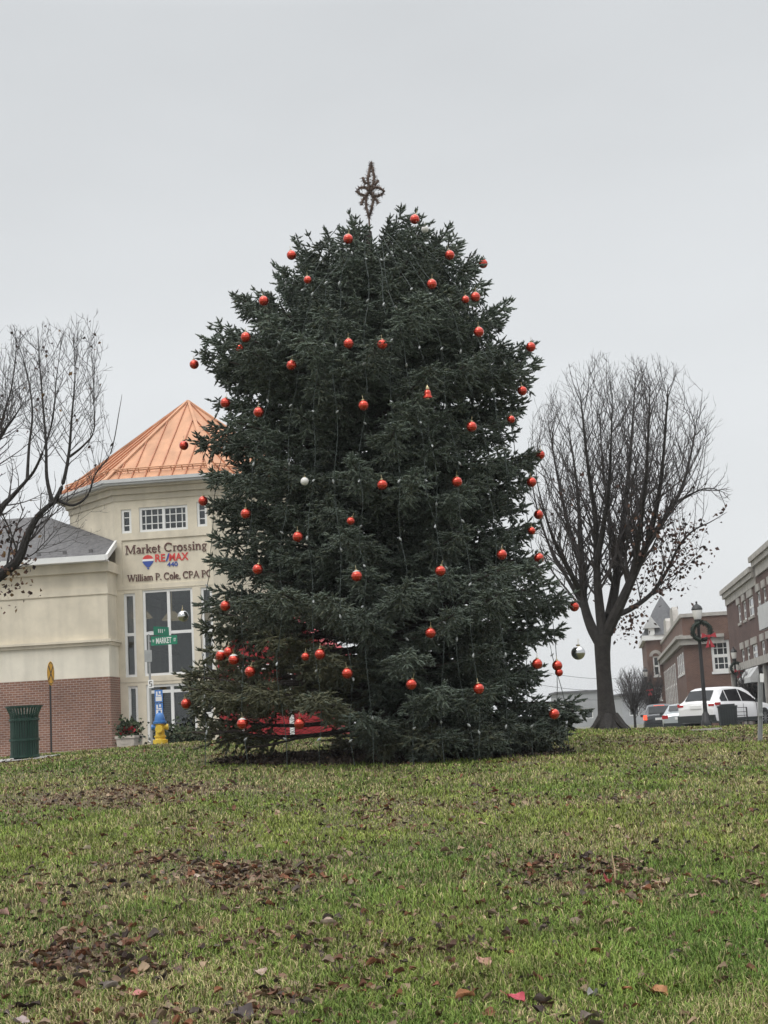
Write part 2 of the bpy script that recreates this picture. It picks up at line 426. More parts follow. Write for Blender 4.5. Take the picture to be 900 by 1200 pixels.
def wall(mb, o, U, D, u0, u1, z0, z1, holes=(), depth=0.14, mi=0):
    """front skin with real openings and their reveals; D points into the building"""
    o, U, D = Vector(o), Vector(U), Vector(D)
    us = sorted({u0, u1, *[h[i] for h in holes for i in (0, 1) if u0 < h[i] < u1]})
    zs = sorted({z0, z1, *[h[i] for h in holes for i in (2, 3) if z0 < h[i] < z1]})
    P = lambda u, z, d=0: o + U * u + Zv * z + D * d
    for a, b in zip(us, us[1:]):
        for c, e in zip(zs, zs[1:]):
            mu, mz = (a + b) / 2, (c + e) / 2
            if any(h[0] < mu < h[1] and h[2] < mz < h[3] for h in holes): continue
            mb.add([P(a, c), P(b, c), P(b, e), P(a, e)], [(0, 1, 2, 3)], mi)
    for a, b, c, e in holes:
        c2 = max(c, z0)
        mb.add([P(a, c2), P(b, c2), P(b, e), P(a, e), P(a, c2, depth), P(b, c2, depth), P(b, e, depth), P(a, e, depth)],
               [(0, 4, 5, 1), (1, 5, 6, 2), (2, 6, 7, 3), (3, 7, 4, 0)], mi)

def window(parent, o, U, D, h, depth=0.1, cols=1, rows=1, fw=0.07, mw=0.03, vsplit=(), hsplit=(), frame=None, glass=None, sill=0.0, name='window', fd=0.06):
    """frame with bars (mesh) and the glass behind it (child)"""
    a, b, c, e = h
    m = MB(); d0, d1 = depth - fd, depth + 0.02
    bx(m, o, U, D, a, a + fw, c, e, d0, d1); bx(m, o, U, D, b - fw, b, c, e, d0, d1)
    bx(m, o, U, D, a + fw, b - fw, c, c + fw, d0, d1); bx(m, o, U, D, a + fw, b - fw, e - fw, e, d0, d1)
    for v in vsplit: bx(m, o, U, D, v - fw * 0.6, v + fw * 0.6, c + fw, e - fw, d0 + fd * .07, d1 - 0.002)
    for v in hsplit: bx(m, o, U, D, a + fw, b - fw, v - fw * 0.6, v + fw * 0.6, d0 + fd * .13, d1 - 0.004)
    sec = [a] + list(vsplit) + [b]
    for s0, s1 in zip(sec, sec[1:]):
        for k in range(1, cols):
            v = s0 + (s1 - s0) * k / cols; bx(m, o, U, D, v - mw / 2, v + mw / 2, c + fw, e - fw, depth - fd * .35, d1 - 0.006)
    for k in range(1, rows):
        v = c + (e - c) * k / rows; bx(m, o, U, D, a + fw, b - fw, v - mw / 2, v + mw / 2, depth - fd * .4, d1 - 0.008)
    if sill > 0: bx(m, o, U, D, a - 0.08, b + 0.08, c - sill, c - 0.002, -0.07, depth)
    w = m.build(name, frame or M['white_trim'], parent)
    g = MB(); bx(g, o, U, D, a + fw * 0.5, b - fw * 0.5, c + fw * 0.5, e - fw * 0.5, depth + 0.006, depth + 0.016)
    g.build('pane', glass or M['glass'], w)
    return w

# stroke lettering with serifs ------------------------------------------------
def arc(cx, cy, rx, ry, a0, a1, n=12):
    return [(cx + rx * math.cos(R(a0 + (a1 - a0) * i / n)), cy + ry * math.sin(R(a0 + (a1 - a0) * i / n))) for i in range(n + 1)]
TK, TN = 0.125, 0.06
def serif(x, y, w=0.26): return (0.05, [(x - w / 2, y), (x + w / 2, y)])
GL = {
 'M': (1.02, [(TN, [(.14, 0), (.14, 1)]), (TK, [(.16, 1), (.5, .1)]), (TN, [(.5, .05), (.84, 1)]), (TK, [(.86, 0), (.86, 1)]), serif(.14, .025), serif(.86, .025), serif(.1, .975, .2), serif(.9, .975, .2)]),
 'C': (.82, [(TK, arc(.45, .5, .36, .47, 45, 315)), (TN, [(.72, .68), (.72, .95)])]),
 'W': (1.18, [(TK, [(.1, 1), (.36, 0)]), (TN, [(.36, .02), (.6, .95)]), (TK, [(.56, 1), (.82, 0)]), (TN, [(.82, .02), (1.08, 1)]), serif(.1, .975), serif(.58, .975), serif(1.08, .975)]),
 'P': (.68, [(TK, [(.17, 0), (.17, 1)]), (TN, [(.17, .97)] + arc(.38, .72, .22, .25, 90, -90) + [(.17, .47)]), serif(.17, .025), serif(.1, .975, .16)]),
 'A': (.88, [(TN, [(.1, 0), (.44, 1)]), (TK, [(.44, 1), (.78, 0)]), (TN, [(.22, .34), (.66, .34)]), serif(.1, .025, .22), serif(.78, .025, .22)]),
 'a': (.52, [(TK, arc(.26, .46, .15, .17, 150, 0) + [(.41, .06)]), (TN, arc(.24, .18, .16, .16, 60, 330)), (TN, [(.41, .08), (.5, .02)])]),
 'r': (.42, [(TK, [(.16, 0), (.16, .64)]), (TN, arc(.32, .42, .15, .2, 170, 50)), serif(.16, .025, .24), serif(.1, .62, .12)]),
 'k': (.58, [(TK, [(.15, 0), (.15, 1)]), (TN, [(.16, .28), (.46, .62)]), (TK, [(.26, .38), (.5, 0)]), serif(.15, .025, .22), serif(.5, .025, .16), serif(.46, .62, .18), serif(.09, .975, .12)]),
 'e': (.52, [(TK, arc(.27, .32, .2, .31, 95, 320)), (TN, [(.08, .36), (.46, .36)] + arc(.27, .36, .19, .27, 0, 90))]),
 't': (.36, [(TK, [(.16, .85), (.16, .12)] + arc(.26, .12, .1, .1, 180, 290)), (TN, [(.04, .63), (.32, .63)])]),
 'o': (.58, [(TK, arc(.29, .32, .21, .31, 90, 270)), (TK, arc(.29, .32, .21, .31, -90, 90))]),
 's': (.44, [(TN, arc(.22, .48, .14, .15, 30, 150)), (TK, [(.09, .44), (.34, .2)]), (TN, arc(.21, .16, .14, .15, 10, -160))]),
 'i': (.28, [(TK, [(.14, 0), (.14, .64)]), (.14, [(.14, .82), (.14, .95)]), serif(.14, .025, .22), serif(.09, .62, .12)]),
 'l': (.28, [(TK, [(.14, 0), (.14, 1)]), serif(.14, .025, .22), serif(.09, .975, .12)]),
 'n': (.62, [(TK, [(.15, 0), (.15, .64)]), (TN, arc(.31, .42, .16, .2, 170, 90)), (TK, arc(.31, .42, .16, .2, 90, 0) + [(.47, 0)]), serif(.15, .025, .2), serif(.47, .025, .2), serif(.09, .62, .12)]),
 'm': (.92, [(TK, [(.15, 0), (.15, .64)]), (TK, arc(.3, .42, .15, .2, 170, 0) + [(.45, 0)]), (TK, arc(.61, .42, .16, .2, 170, 0) + [(.77, 0)]), serif(.15, .025, .2), serif(.45, .025, .2), serif(.77, .025, .2), serif(.09, .62, .12)]),
 'g': (.54, [(TN, arc(.25, .42, .16, .2, 0, 360)), (TN, arc(.25, -.1, .18, .14, 0, 360)), (TN, [(.14, .24), (.12, .1), (.3, .04)]), (TN, [(.36, .58), (.5, .62)])]),
 '.': (.24, [(.14, [(.11, 0), (.11, .14)])]), ',': (.24, [(.13, [(.12, .13), (.12, 0)]), (TN, [(.13, .02), (.06, -.16)])]), ' ': (.3, []),
}
def letters(text, o, U, D, u0, z0, capw, caph, caps_small='', depth=0.03):
    """stroke lettering; the whole text is fitted to width capw"""
    tot = 0
    for ch in text: tot += GL[ch][0] * (0.78 if ch in caps_small else 1)
    kx = capw / tot; m = MB(); x = 0; lift = 0
    o, U, D = Vector(o), Vector(U), Vector(D)
    for ch in text:
        q = 0.78 if ch in caps_small else 1
        adv, st = GL[ch]
        for w, pts in st:
            lift = (lift + 1) % 9
            P = [Vector((u0 + (x + p[0] * q) * kx, z0 + p[1] * q * caph)) for p in pts]
            w2 = w * q * (kx + caph) / 2 / 2
            L, Rr = [], []
            for i, p in enumerate(P):
                t = (P[min(i + 1, len(P) - 1)] - P[max(i - 1, 0)])
                if t.length < 1e-6: t = Vector((1, 0))
                t.normalize(); nrm = Vector((-t.y, t.x)) * w2
                L.append(p + nrm); Rr.append(p - nrm)
            W = lambda p, d: o + U * p.x + Zv * p.y + D * d
            f = -depth - lift * 0.0006
            for i in range(len(P) - 1):
                m.prism([W(L[i], f), W(Rr[i], f), W(Rr[i + 1], f), W(L[i + 1], f)], D * (depth + lift * 0.0006))
        x += adv * q
    return m

def textmesh(name, s, m, parent, loc, rz, width=None, height=None, bold=0.0, tilt=True, extrude=0.006, align='LEFT'):
    c = bpy.data.curves.new('lettering_curve', 'FONT'); c.body = s; c.size = 1; c.extrude = 0.01; c.offset = bold; c.align_x = align
    t = bpy.data.objects.new('lettering_curve', c); COL.objects.link(t)
    bpy.context.view_layer.update()
    me = bpy.data.meshes.new_from_object(t.evaluated_get(bpy.context.evaluated_depsgraph_get()))
    bpy.data.objects.remove(t); bpy.data.curves.remove(c)
    co = np.zeros(len(me.vertices) * 3); me.vertices.foreach_get('co', co); co = co.reshape(-1, 3)
    sx = width / (co[:, 0].max() - co[:, 0].min()) if width else None
    sy = height / (co[:, 1].max() - co[:, 1].min()) if height else sx
    if sx is None: sx = sy
    if align == 'LEFT': co[:, 0] -= co[:, 0].min()
    co[:, 0] *= sx; co[:, 1] = (co[:, 1] - co[:, 1].min()) * sy; co[:, 2] *= extrude / 0.01
    me.vertices.foreach_set('co', co.ravel()); me.materials.clear(); me.materials.append(m); me.update()
    me.name = name
    o = bpy.data.objects.new(name, me); COL.objects.link(o); o.parent = parent; o.location = loc
    o.rotation_euler = (R(90), 0, rz) if tilt else (0, 0, rz)
    return o

# ------------------------------------------------------------------ the shop building on the left
p = at(141, 879, 50)
LF = Frame((p.x, p.y, 0.1), -R(6.5))
LB = empty('shop_building', LF.o, LF.rz)
tag(LB, 'cream stucco shop building with brick base and octagonal tower under a copper roof', 'building')
X, Y_, O0 = Vector((1, 0, 0)), Vector((0, 1, 0)), Vector((0, 0, 0))
s = LF.F(252, 740)[0]
zE = LF.F(133, 571)[1]
def hole(x0, x1, y0, y1, c=0.0, fr=LF):
    xm, ym = (x0 + x1) / 2, (y0 + y1) / 2
    return (fr.F(x0, ym, c)[0], fr.F(x1, ym, c)[0], fr.F(xm, y1, c)[1], fr.F(xm, y0, c)[1])
h_s1, h_big, h_s2 = hole(142, 154, 597, 625), hole(163, 220, 593, 622), hole(230.5, 242.5, 588, 617)
h_pan = (hole(143, 246, 632, 684)[0], s - 0.1, LF.F(195, 683)[1], LF.F(195, 630)[1])
h_l1, h_l2, h_l3 = hole(146, 159.5, 695.5, 793.7), hole(168, 227, 690, 791), hole(236.5, 250, 688, 788)
h_g1, h_g2, h_g3 = hole(150.5, 162, 804, 850), hole(172, 231, 801, 868), hole(236.5, 250, 797, 866)
holes = [h_s1, h_big, h_s2, h_pan, h_l1, h_l2, h_l3, h_g1, h_g2, h_g3]
holes = [(a, b, max(c, 0.5), d) for a, b, c, d in holes]
h_s1, h_big, h_s2, h_pan, h_l1, h_l2, h_l3, h_g1, h_g2, h_g3 = holes
def octo(r):      # octagon whose front edge is the tower front, grown outward by r
    ap = s * 1.2071; cx, cy = s / 2, ap; rad = (ap + r) / math.cos(math.pi / 8)
    return [Vector((cx + rad * math.cos(R(-112.5 + 45 * k)), cy + rad * math.sin(R(-112.5 + 45 * k)), 0)) for k in range(8)]
OC = octo(0)
tw = MB()
wall(tw, O0, X, Y_, 0, s, -0.4, zE, holes, 0.16)
for k in range(1, 8):
    a, b = OC[k], OC[(k + 1) % 8]
    tw.add([a + Zv * -0.4, b + Zv * -0.4, b + Zv * zE, a + Zv * zE], [(0, 1, 2, 3)])
tw.build('tower_wall', M['stucco'], LB)
# frieze and bands that go round the tower
def ring(m, r0, r1, za, zb, ks=range(8), mi=0):
    A, B = octo(r0), octo(r1)
    for k in ks:
        j = (k + 1) % 8
        m.add([A[k] + Zv * za, A[j] + Zv * za, A[j] + Zv * zb, A[k] + Zv * zb, B[k] + Zv * za, B[j] + Zv * za, B[j] + Zv * zb, B[k] + Zv * zb],
              [(0, 1, 2, 3), (4, 7, 6, 5), (0, 4, 5, 1), (3, 2, 6, 7), (0, 3, 7, 4), (1, 5, 6, 2)], mi)
zf = LF.F(190, 584)[1]
fr = MB(); ring(fr, 0.04, 0.003, zf, zE - 0.3); ring(fr, 0.14, 0.003, zE - 0.297, zE - 0.1); ring(fr, 0.3, 0.003, zE - 0.097, zE + 0.02)
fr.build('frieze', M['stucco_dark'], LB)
gt = MB(); ring(gt, 0.50, 0.30, zE - 0.02, zE + 0.16); ring(gt, 0.56, 0.50, zE + 0.05, zE + 0.17)
gt.build('gutter', M['grey_trim'], LB)
pn = MB(); bx(pn, O0, X, Y_, h_pan[0], h_pan[1], h_pan[2], h_pan[3], 0.045, 0.06); pn.build('sign_panel', M['stucco'], LB)
for z in (h_pan[2] - 0.14, h_l2[2] - 0.16):
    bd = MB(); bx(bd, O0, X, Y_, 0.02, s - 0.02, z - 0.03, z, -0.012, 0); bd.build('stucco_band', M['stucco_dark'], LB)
wkw = dict(depth=0.1, fw=0.085, glass=M['glass_clear'])
window(LB, O0, X, Y_, h_s1, cols=1, rows=3, **wkw)
window(LB, O0, X, Y_, h_s2, cols=1, rows=3, **wkw)
window(LB, O0, X, Y_, h_big, cols=4, rows=3, vsplit=((h_big[0] + h_big[1]) / 2,), **wkw)
zs1 = LF.F(195, 741)[1]
window(LB, O0, X, Y_, h_l1, hsplit=(zs1,), **wkw)
window(LB, O0, X, Y_, h_l2, hsplit=(zs1,), vsplit=((h_l2[0] + h_l2[1]) / 2 + 0.02,), **wkw)
window(LB, O0, X, Y_, h_l3, hsplit=(zs1,), **wkw)
zs2 = LF.F(195, 810)[1]
window(LB, O0, X, Y_, h_g1, **wkw)
window(LB, O0, X, Y_, h_g2, hsplit=(zs2,), vsplit=((h_g2[0] + h_g2[1]) / 2 + 0.02,), **wkw)
dd = MB(); a, b, c, e = h_g3
bx(dd, O0, X, Y_, a, b, c, e, 0.1, 0.15); bx(dd, O0, X, Y_, a + 0.02, a + 0.06, c + 0.9, c + 1.2, 0.04, 0.1)
dr = dd.build('door', M['white_trim'], LB)
g = MB(); bx(g, O0, X, Y_, a + 0.1, b - 0.08, c + 0.9, e - 0.15, 0.09, 0.098); g.build('pane', M['glass'], dr)
# the dim room behind the tower windows
m = MB(); y0 = .45
A = octo(-.45)
for k in range(1, 8):
    a, c2 = A[k], A[(k + 1) % 8]; m.add([a, c2, c2 + Zv * (zE - .4), a + Zv * (zE - .4)], [(0, 1, 2, 3)])
for z in (0.02, h_l2[2] - .45, h_pan[2] - .05, h_big[2] - .25, zE - .4): m.prism([p + Zv * z for p in octo(-.3)], (0, 0, .18))
m.build('interior', M['interior'], LB)
for u, z in ((h_l2[0] + .55, LF.F(188, 722)[1]), (h_l1[0] + .15, LF.F(152, 720)[1]), (h_l2[1] + .2, LF.F(225, 722)[1])):
    m = MB(); m.lathe([(.12, .28), (.2, .2), (.36, .0), (.34, -.02)], c=(u, 1.7, z), n=18); m.tube([(u, 1.7, z + .26), (u, 1.7, h_pan[2] - .06)], .015, 5); m.build('pendant_lamp', M['lamp_shade'], LB)
# copper roof: eight faces with standing seams and hip caps
A = octo(0.46); zr0 = zE + 0.14
apx = Vector((s / 2, s * 1.2071, 0)); apx.z = LF.F(225.5, 470, s * 1.2071)[1]
rf = MB()
for k in range(8):
    a, b = A[k] + Zv * zr0, A[(k + 1) % 8] + Zv * zr0
    rf.prism([a, b, apx], (0, 0, -0.06))
seams = MB()
for k in range(8):
    a, b = A[k] + Zv * zr0, A[(k + 1) % 8] + Zv * zr0
    L = (b - a).length; mid = (a + b) / 2; up = (apx - mid); H = up.length; up.normalize(); t = (b - a).normalized(); nrm = t.cross(up).normalized()
    n = int(L / 0.42)
    for i in range(1, n):
        u = (i / n - 0.5) * L; hh = H * (1 - abs(u) / (L / 2)) - 0.12
        if hh < 0.3: continue
        q = mid + t * u
        seams.prism([q - t * 0.016, q + t * 0.016, q + t * 0.016 + up * hh, q - t * 0.016 + up * hh], nrm * 0.05)
    hp = (apx - a).normalized(); sd_ = hp.cross(Vector((a.x - apx.x, a.y - apx.y, 0))).normalized()
    rf.prism([a - sd_ * 0.11, a + sd_ * 0.11, apx + sd_ * 0.04, apx - sd_ * 0.04], hp.cross(sd_) * (0.06 if hp.cross(sd_).z > 0 else -0.06))
ro = rf.build('tower_roof', M['copper'], LB)
M['copper_seam'] = mat('copper_seam', (0.40, 0.155, 0.075), 0.55, 0.1, 2)
seams.build('standing_seams', M['copper_seam'], ro)
sg = MB()
for k in (7, 0, 1, 6):
    a, b = A[k] + Zv * zr0, A[(k + 1) % 8] + Zv * zr0
    q0, q1 = a + (apx - a) * 0.085, b + (apx - b) * 0.085
    t = (q1 - q0).normalized(); nrm = t.cross(((apx - (a + b) / 2)).normalized()).normalized()
    for hgt in (0.08, 0.16): sg.tube([q0 + nrm * hgt + t * 0.1, q1 + nrm * hgt - t * 0.1], 0.025, 6)
    for i in range(9):
        q = q0 + (q1 - q0) * (i + 0.5) / 9; sg.tube([q, q + nrm * 0.18], 0.02, 5)
sg.build('snow_guard', M['copper'], ro)
# wing to the left of the tower
c = -1.1
uW = LF.F(127.5, 795, c)[0]; zG = LF.F(121, 656, c - 0.4)[1]; zB = LF.F(120, 793, c)[1]; zC = LF.F(120, 752, c)[1]; zSt = LF.F(120, 688, c)[1]
oW = Vector((0, c, 0))
w = MB()
bx(w, oW, X, Y_, -22, uW, zC + 0.05, zG + 0.05, 0.06, 9.0)
w.build('wing_wall', M['stucco'], LB)
w = MB(); bx(w, oW, X, Y_, -22, uW + 0.02, zB, zC - 0.1, 0.03, 9.0); w.build('stucco_band', M['stucco_pale'], LB)
w = MB(); bx(w, oW, X, Y_, -22, uW + 0.05, -0.4, zB - 0.003, 0, 8.8); w.build('brick_base', M['brick'], LB)
w = MB(); bx(w, oW, X, Y_, -22, uW + 0.09, zC - 0.1, zC, -0.06, 8.9); bx(w, oW, X, Y_, -22, uW + 0.15, zC + 0.003, zC + 0.08, -0.14, 8.9)
w.build('cornice', M['stucco'], LB)
w = MB(); bx(w, oW, X, Y_, -22, uW + 0.03, zSt - 0.22, zSt, 0.02, 8.9); w.build('stucco_band', M['stucco'], LB); w = MB(); bx(w, oW, X, Y_, -22, uW + 0.1, zG - 0.34, zG - 0.02, -0.08, 8.9)
w.build('stucco_band', M['stucco'], LB)
uG = LF.F(121.5, 657, c - 0.45)[0]
w = MB(); bx(w, oW, X, Y_, -22, uG + 0.06, zG - 0.02, zG + 0.17, -0.47, -0.3); bx(w, oW, X, Y_, -22, uG + 0.03, zG - 0.017, zG + 0.03, -0.3, 0.05)
uB, zBp = LF.F(132, 634, -0.2)
w.prism([Vector((uG + 0.06, c - 0.45, zG)), Vector((uG + 0.06, c - 0.45, zG + 0.17)), Vector((uB + 0.05, -0.15, zBp + 0.02)), Vector((uB + 0.05, -0.15, zBp - 0.2))], (0.08, 0, 0))
w.build('gutter', M['white_trim'], LB)
uC, zCp = LF.F(54, 605, 3.2)
e0, e1 = Vector((-22, c - 0.42, zG + 0.16)), Vector((uG + 0.05, c - 0.42, zG + 0.16))
B, C_, D_ = Vector((uB + 0.05, -0.15, zBp)), Vector((uC, 3.2, zCp)), Vector((-22, 3.2, zCp))
w = MB(); w.prism([e1, B, C_], (0, 0, -0.1)); w.prism([e0, e1, C_, D_], (0, 0, -0.1)); w.prism([D_, C_, Vector((uC, 8, zG)), Vector((-22, 8, zG))], (0, 0, -0.1))
for i in range(3):
    q = e1 + Vector((-2.4 + i * 0.9, 0.35, 0.16)); w.box(q.x - 0.06, q.x + 0.06, q.y - 0.05, q.y + 0.02, q.z - 0.02, q.z + 0.1)
w.build('wing_roof', M['shingle'], LB)
# lettering on the tower
def ln(px0, px1, pyb, pxm=None):
    a = LF.F(px0, pyb, 0.045); b = LF.F(px1, pyb, 0.045); return a[0], b[0] - a[0], a[1]
oL = Vector((0, 0.045, 0))
z0 = LF.F(193, 646.5, 0.045)[1]; ch = LF.F(193, 636.5, 0.045)[1] - z0
u0 = LF.F(146.5, 646)[0]; u1 = LF.F(242.5, 641)[0]
letters('Market Crossing', oL, X, Y_, u0, z0, u1 - u0, ch).build('sign_lettering', M['letter_brown'], LB)
z1 = LF.F(195, 679, 0.045)[1]; ch1 = LF.F(195, 671.0, 0.045)[1] - z1
u0 = LF.F(149, 679)[0]; u1 = LF.F(248, 674)[0]
letters('William P. Cole, CPA PC', oL, X, Y_, u0, z1, u1 - u0, ch1).build('sign_lettering', M['letter_brown'], LB)
u0 = LF.F(181.5, 652)[0]; u1 = LF.F(220.5, 650)[0]; zt = LF.F(200, 657.5, 0.045)[1]; zh = LF.F(200, 648.5, 0.045)[1] - zt
textmesh('sign_lettering', 'RE', M['letter_red'], LB, (u0, 0.03, zt), 0, (u1 - u0) * 0.30, zh, 0.02)
textmesh('sign_lettering', '/', M['letter_blue'], LB, (u0 + (u1 - u0) * 0.31, 0.026, zt), 0, (u1 - u0) * 0.13, zh, 0.02)
textmesh('sign_lettering', 'MAX', M['letter_red'], LB, (u0 + (u1 - u0) * 0.42, 0.03, zt), 0, (u1 - u0) * 0.58, zh, 0.02)
u0 = LF.F(195.5, 660)[0]; u1 = LF.F(208, 660)[0]; zt = LF.F(201, 664, 0.045)[1]; zh = LF.F(201, 658.6, 0.045)[1] - zt
textmesh('sign_lettering', '440', M['letter_blue'], LB, (u0, 0.03, zt), 0, u1 - u0, zh, 0.02)
# balloon mark: red cap, white band, blue lower part with a small basket
bu, bz = LF.F(173.5, 657, 0.045); br_ = (LF.F(180, 657)[0] - LF.F(167, 657)[0]) / 2
bm = MB()
def slice_(za, zb, prof, d, mi):
    pts = [(bu + prof(z), z) for z in np.linspace(za, zb, 7)] + [(bu - prof(z), z) for z in np.linspace(zb, za, 7)]
    pts = [p for i, p in enumerate(pts) if i == 0 or (Vector(p) - Vector(pts[i - 1])).length > 1e-4]
    bm.prism([Vector((p[0], 0.045 - d, p[1])) for p in pts], (0, d, 0), mi)
pr = lambda z: br_ * math.sqrt(max(0.0004, 1 - ((z - bz) / br_) ** 2)) if z > bz - 0.35 * br_ else br_ * max(0.12, 0.937 * (1 - (bz - 0.35 * br_ - z) / (1.1 * br_)))
slice_(bz + br_ * 0.28, bz + br_, pr, 0.02, 0); slice_(bz - br_ * 0.1, bz + br_ * 0.28, pr, 0.019, 1); slice_(bz - br_ * 1.15, bz - br_ * 0.1, pr, 0.02, 2)
slice_(bz - br_ * 1.5, bz - br_ * 1.25, lambda z: br_ * 0.16, 0.02, 2)
bm.build('balloon_emblem', [M['letter_red'], M['white'], M['letter_blue']], LB)

# ------------------------------------------------------------------ red shed behind the spruce
p = at(258, 867, 33)
SF = Frame((p.x, p.y, gz1(p.x, p.y) - 0.02), -R(9))
SH = empty('garden_shed', SF.o, SF.rz); tag(SH, 'bright red wooden shed with white trim, half hidden behind the spruce', 'shed')
sw = SF.F(392, 862)[0]; se = SF.F(256, 772)[1]; sa = SF.F(325, 715)[1]; dp = 2.3
m = MB()
pts = [(0, 0), (sw, 0), (sw, se), (sw / 2, sa), (0, se)]
m.prism([Vector((a, 0, b)) for a, b in pts], (0, dp, 0))
for i in range(1, int(sw / 0.2)):
    u = i * 0.2; zt = se + (sa - se) * (1 - abs(u - sw / 2) / (sw / 2)) - 0.06
    m.box(u - 0.012, u + 0.012, -0.014, 0, 0.02, zt)
m.build('wall', M['shed_red'], SH)
m = MB()
for sgn in (-1, 1):
    e_ = Vector((sw / 2 + sgn * (sw / 2 + 0.02), -0.1, se - 0.02)); a_ = Vector((sw / 2, -0.1, sa))
    m.prism([e_, a_, a_ + Zv * 0.09, e_ + Zv * 0.09], (0, dp + 0.2, 0))
m.build('roof', M['shed_red'], SH)
m = MB()
du0, du1, dh = sw * 0.22, sw * 0.62, 1.55
for a, b, z_, y_ in ((du0 - 0.1, du0, 0.06, 0), (du1, du1 + 0.1, 0.06, 0)): m.box(a, b, -0.05, -0.015, z_, dh)
m.box(du0 - 0.1, du1 + 0.1, -0.05, -0.015, dh + 0.003, dh + 0.11)
m.build('door_trim', M['white_trim'], SH)
m = MB(); mid = (du0 + du1) / 2
m.box(du0 + 0.002, mid - 0.006, -0.03, -0.002, 0.06, dh - 0.004); m.box(mid + 0.006, du1 - 0.002, -0.03, -0.002, 0.06, dh - 0.004)
dr = m.build('door', M['shed_red'], SH)
m = MB()
for i in range(1, 6):
    for a in (du0 + (mid - du0) * i / 6, mid + (du1 - mid) * i / 6): m.box(a - .006, a + .006, -.036, -.031, .08, dh - .02)
m.build('board_joints', M['shed_red'], dr)
m = MB(); m.box(mid - .09, mid - .05, -.06, -.031, .75, .95); m.build('handle', M['black_metal'], dr)

# ------------------------------------------------------------------ three-storey brick block on the right
RB_RZ = math.atan2(-.9937, -.112)
p = at(862, 836, 100)
TF = Frame((p.x, p.y, 0.1), RB_RZ)
TB = empty('brick_block', TF.o, TF.rz); tag(TB, 'dark red brick three-storey block with pale projecting cornice', 'building')
L3 = 34.0
zt = TF.F(862, 690)[1]
hs = []
zl = [TF.F(866, y)[1] for y in (700, 714)]
u_ = [TF.F(x, 712)[0] for x in (864.6, 867.4, 871, 874, 877.5, 883.4, 888.6, 892)]
z3a, z3b = TF.F(880, 731)[1], TF.F(880, 694)[1]
z2a, z2b = TF.F(880, 775)[1], TF.F(880, 751)[1]
wins = []
for k in range(4):
    a, b = u_[2 * k], u_[2 * k + 1]
    wins += [(a, b, z3a + 0.4, z3b - 0.25), (a, b, z2a, z2b - 0.3)]
uu = u_[7] + 1.3
while uu < L3 - 2:
    wins += [(uu, uu + 1.0, z3a + 0.4, z3b - 0.25), (uu, uu + 1.0, z2a, z2b - 0.3)]; uu += 2.4
m = MB(); wall(m, O0, X, Y_, 0, L3, -3.0, zt, wins, 0.2)
m.add([Vector((0, 0, -3.0)), Vector((0, 14, -3.0)), Vector((0, 14, zt)), Vector((0, 0, zt))], [(0, 3, 2, 1)])
m.add([Vector((L3, 0, -3.0)), Vector((L3, 14, -3.0)), Vector((L3, 14, zt)), Vector((L3, 0, zt))], [(0, 1, 2, 3)])
m.add([Vector((0, 14, -3.0)), Vector((L3, 14, -3.0)), Vector((L3, 14, zt)), Vector((0, 14, zt))], [(0, 3, 2, 1)])
m.add([Vector((0, 0, zt)), Vector((L3, 0, zt)), Vector((L3, 14, zt)), Vector((0, 14, zt))], [(0, 1, 2, 3)])
m.build('wall', M['brick_dark'], TB)
for h in wins:
    w_ = window(TB, O0, X, Y_, h, depth=0.06, hsplit=((h[2] + h[3]) / 2,), fw=0.1, fd=.02)
    m = MB(); bx(m, O0, X, Y_, h[0] - 0.15, h[1] + 0.15, h[3] + 0.02, h[3] + 0.42, -0.08, 0.05); m.build('lintel', M['stone_pale'], w_)
    m = MB(); bx(m, O0, X, Y_, h[0] - 0.1, h[1] + 0.1, h[2] - 0.16, h[2] - 0.01, -0.08, 0.05); m.build('sill', M['stone_pale'], w_)
uP = TF.F(884, 655)[0]
m = MB()
for a, b, z, q in ((-0.2, uP - 0.1, zt, 0.9), (uP, L3 + 0.4, zt + 0.5, 1.0)):
    bx(m, O0, X, Y_, a + 0.45, b, z - 0.75 * q, z - 0.2, -0.1, 0.3); bx(m, O0, X, Y_, a + 0.2, b + 0.02, z - 0.197, z + 0.1, -0.25, 0.3); bx(m, O0, X, Y_, a - 0.05, b + 0.04, z + 0.103, z + 0.4, -0.36, 0.3)
m.build('cornice', M['stone_pale'], TB)
m = MB(); bx(m, O0, X, Y_, uP + 0.01, L3, zt + 0.003, zt + 0.45, 0.01, 0.35); m.build('parapet', M['brick_dark'], TB)
m = MB()
zs_ = TF.F(875, 792)[1]
bx(m, O0, X, Y_, 0.3, L3 - 0.3, 3.15, 3.6, -0.25, 0.0)
for k in range(12): bx(m, O0, X, Y_, 0.5 + k * 2.7, 0.75 + k * 2.7, -2.0, 3.147, -0.16, 0.0)
m.build('shopfront_trim', M['stone_pale'], TB)
m = MB()
for k in range(11): bx(m, O0, X, Y_, 0.8 + k * 2.7, 3.15 + k * 2.7, 0.0, 3.0, -0.03, 0.0)
m.build('shop_window', M['glass'], TB)
ua, ub = TF.F(870.5, 800, -0.5)[0], TF.F(885, 795, -0.5)[0]
m = MB()
nA = 3
for k in range(nA):
    a = ua + (ub - ua) * k / nA + 0.12; b = ua + (ub - ua) * (k + 1) / nA - 0.12
    m.prism([Vector((a, -0.26, 3.1)), Vector((a, -0.75, 2.5)), Vector((a, -0.75, 2.2)), Vector((a, -0.26, 2.2))], (b - a, 0, 0))
aw = m.build('awning', M['grey_trim'], TB)
ua, za = TF.F(889.6, 722, -0.9)
m = MB(); zb_, zt_ = TF.F(893, 738, -0.9)[1], TF.F(893, 709, -0.9)[1]
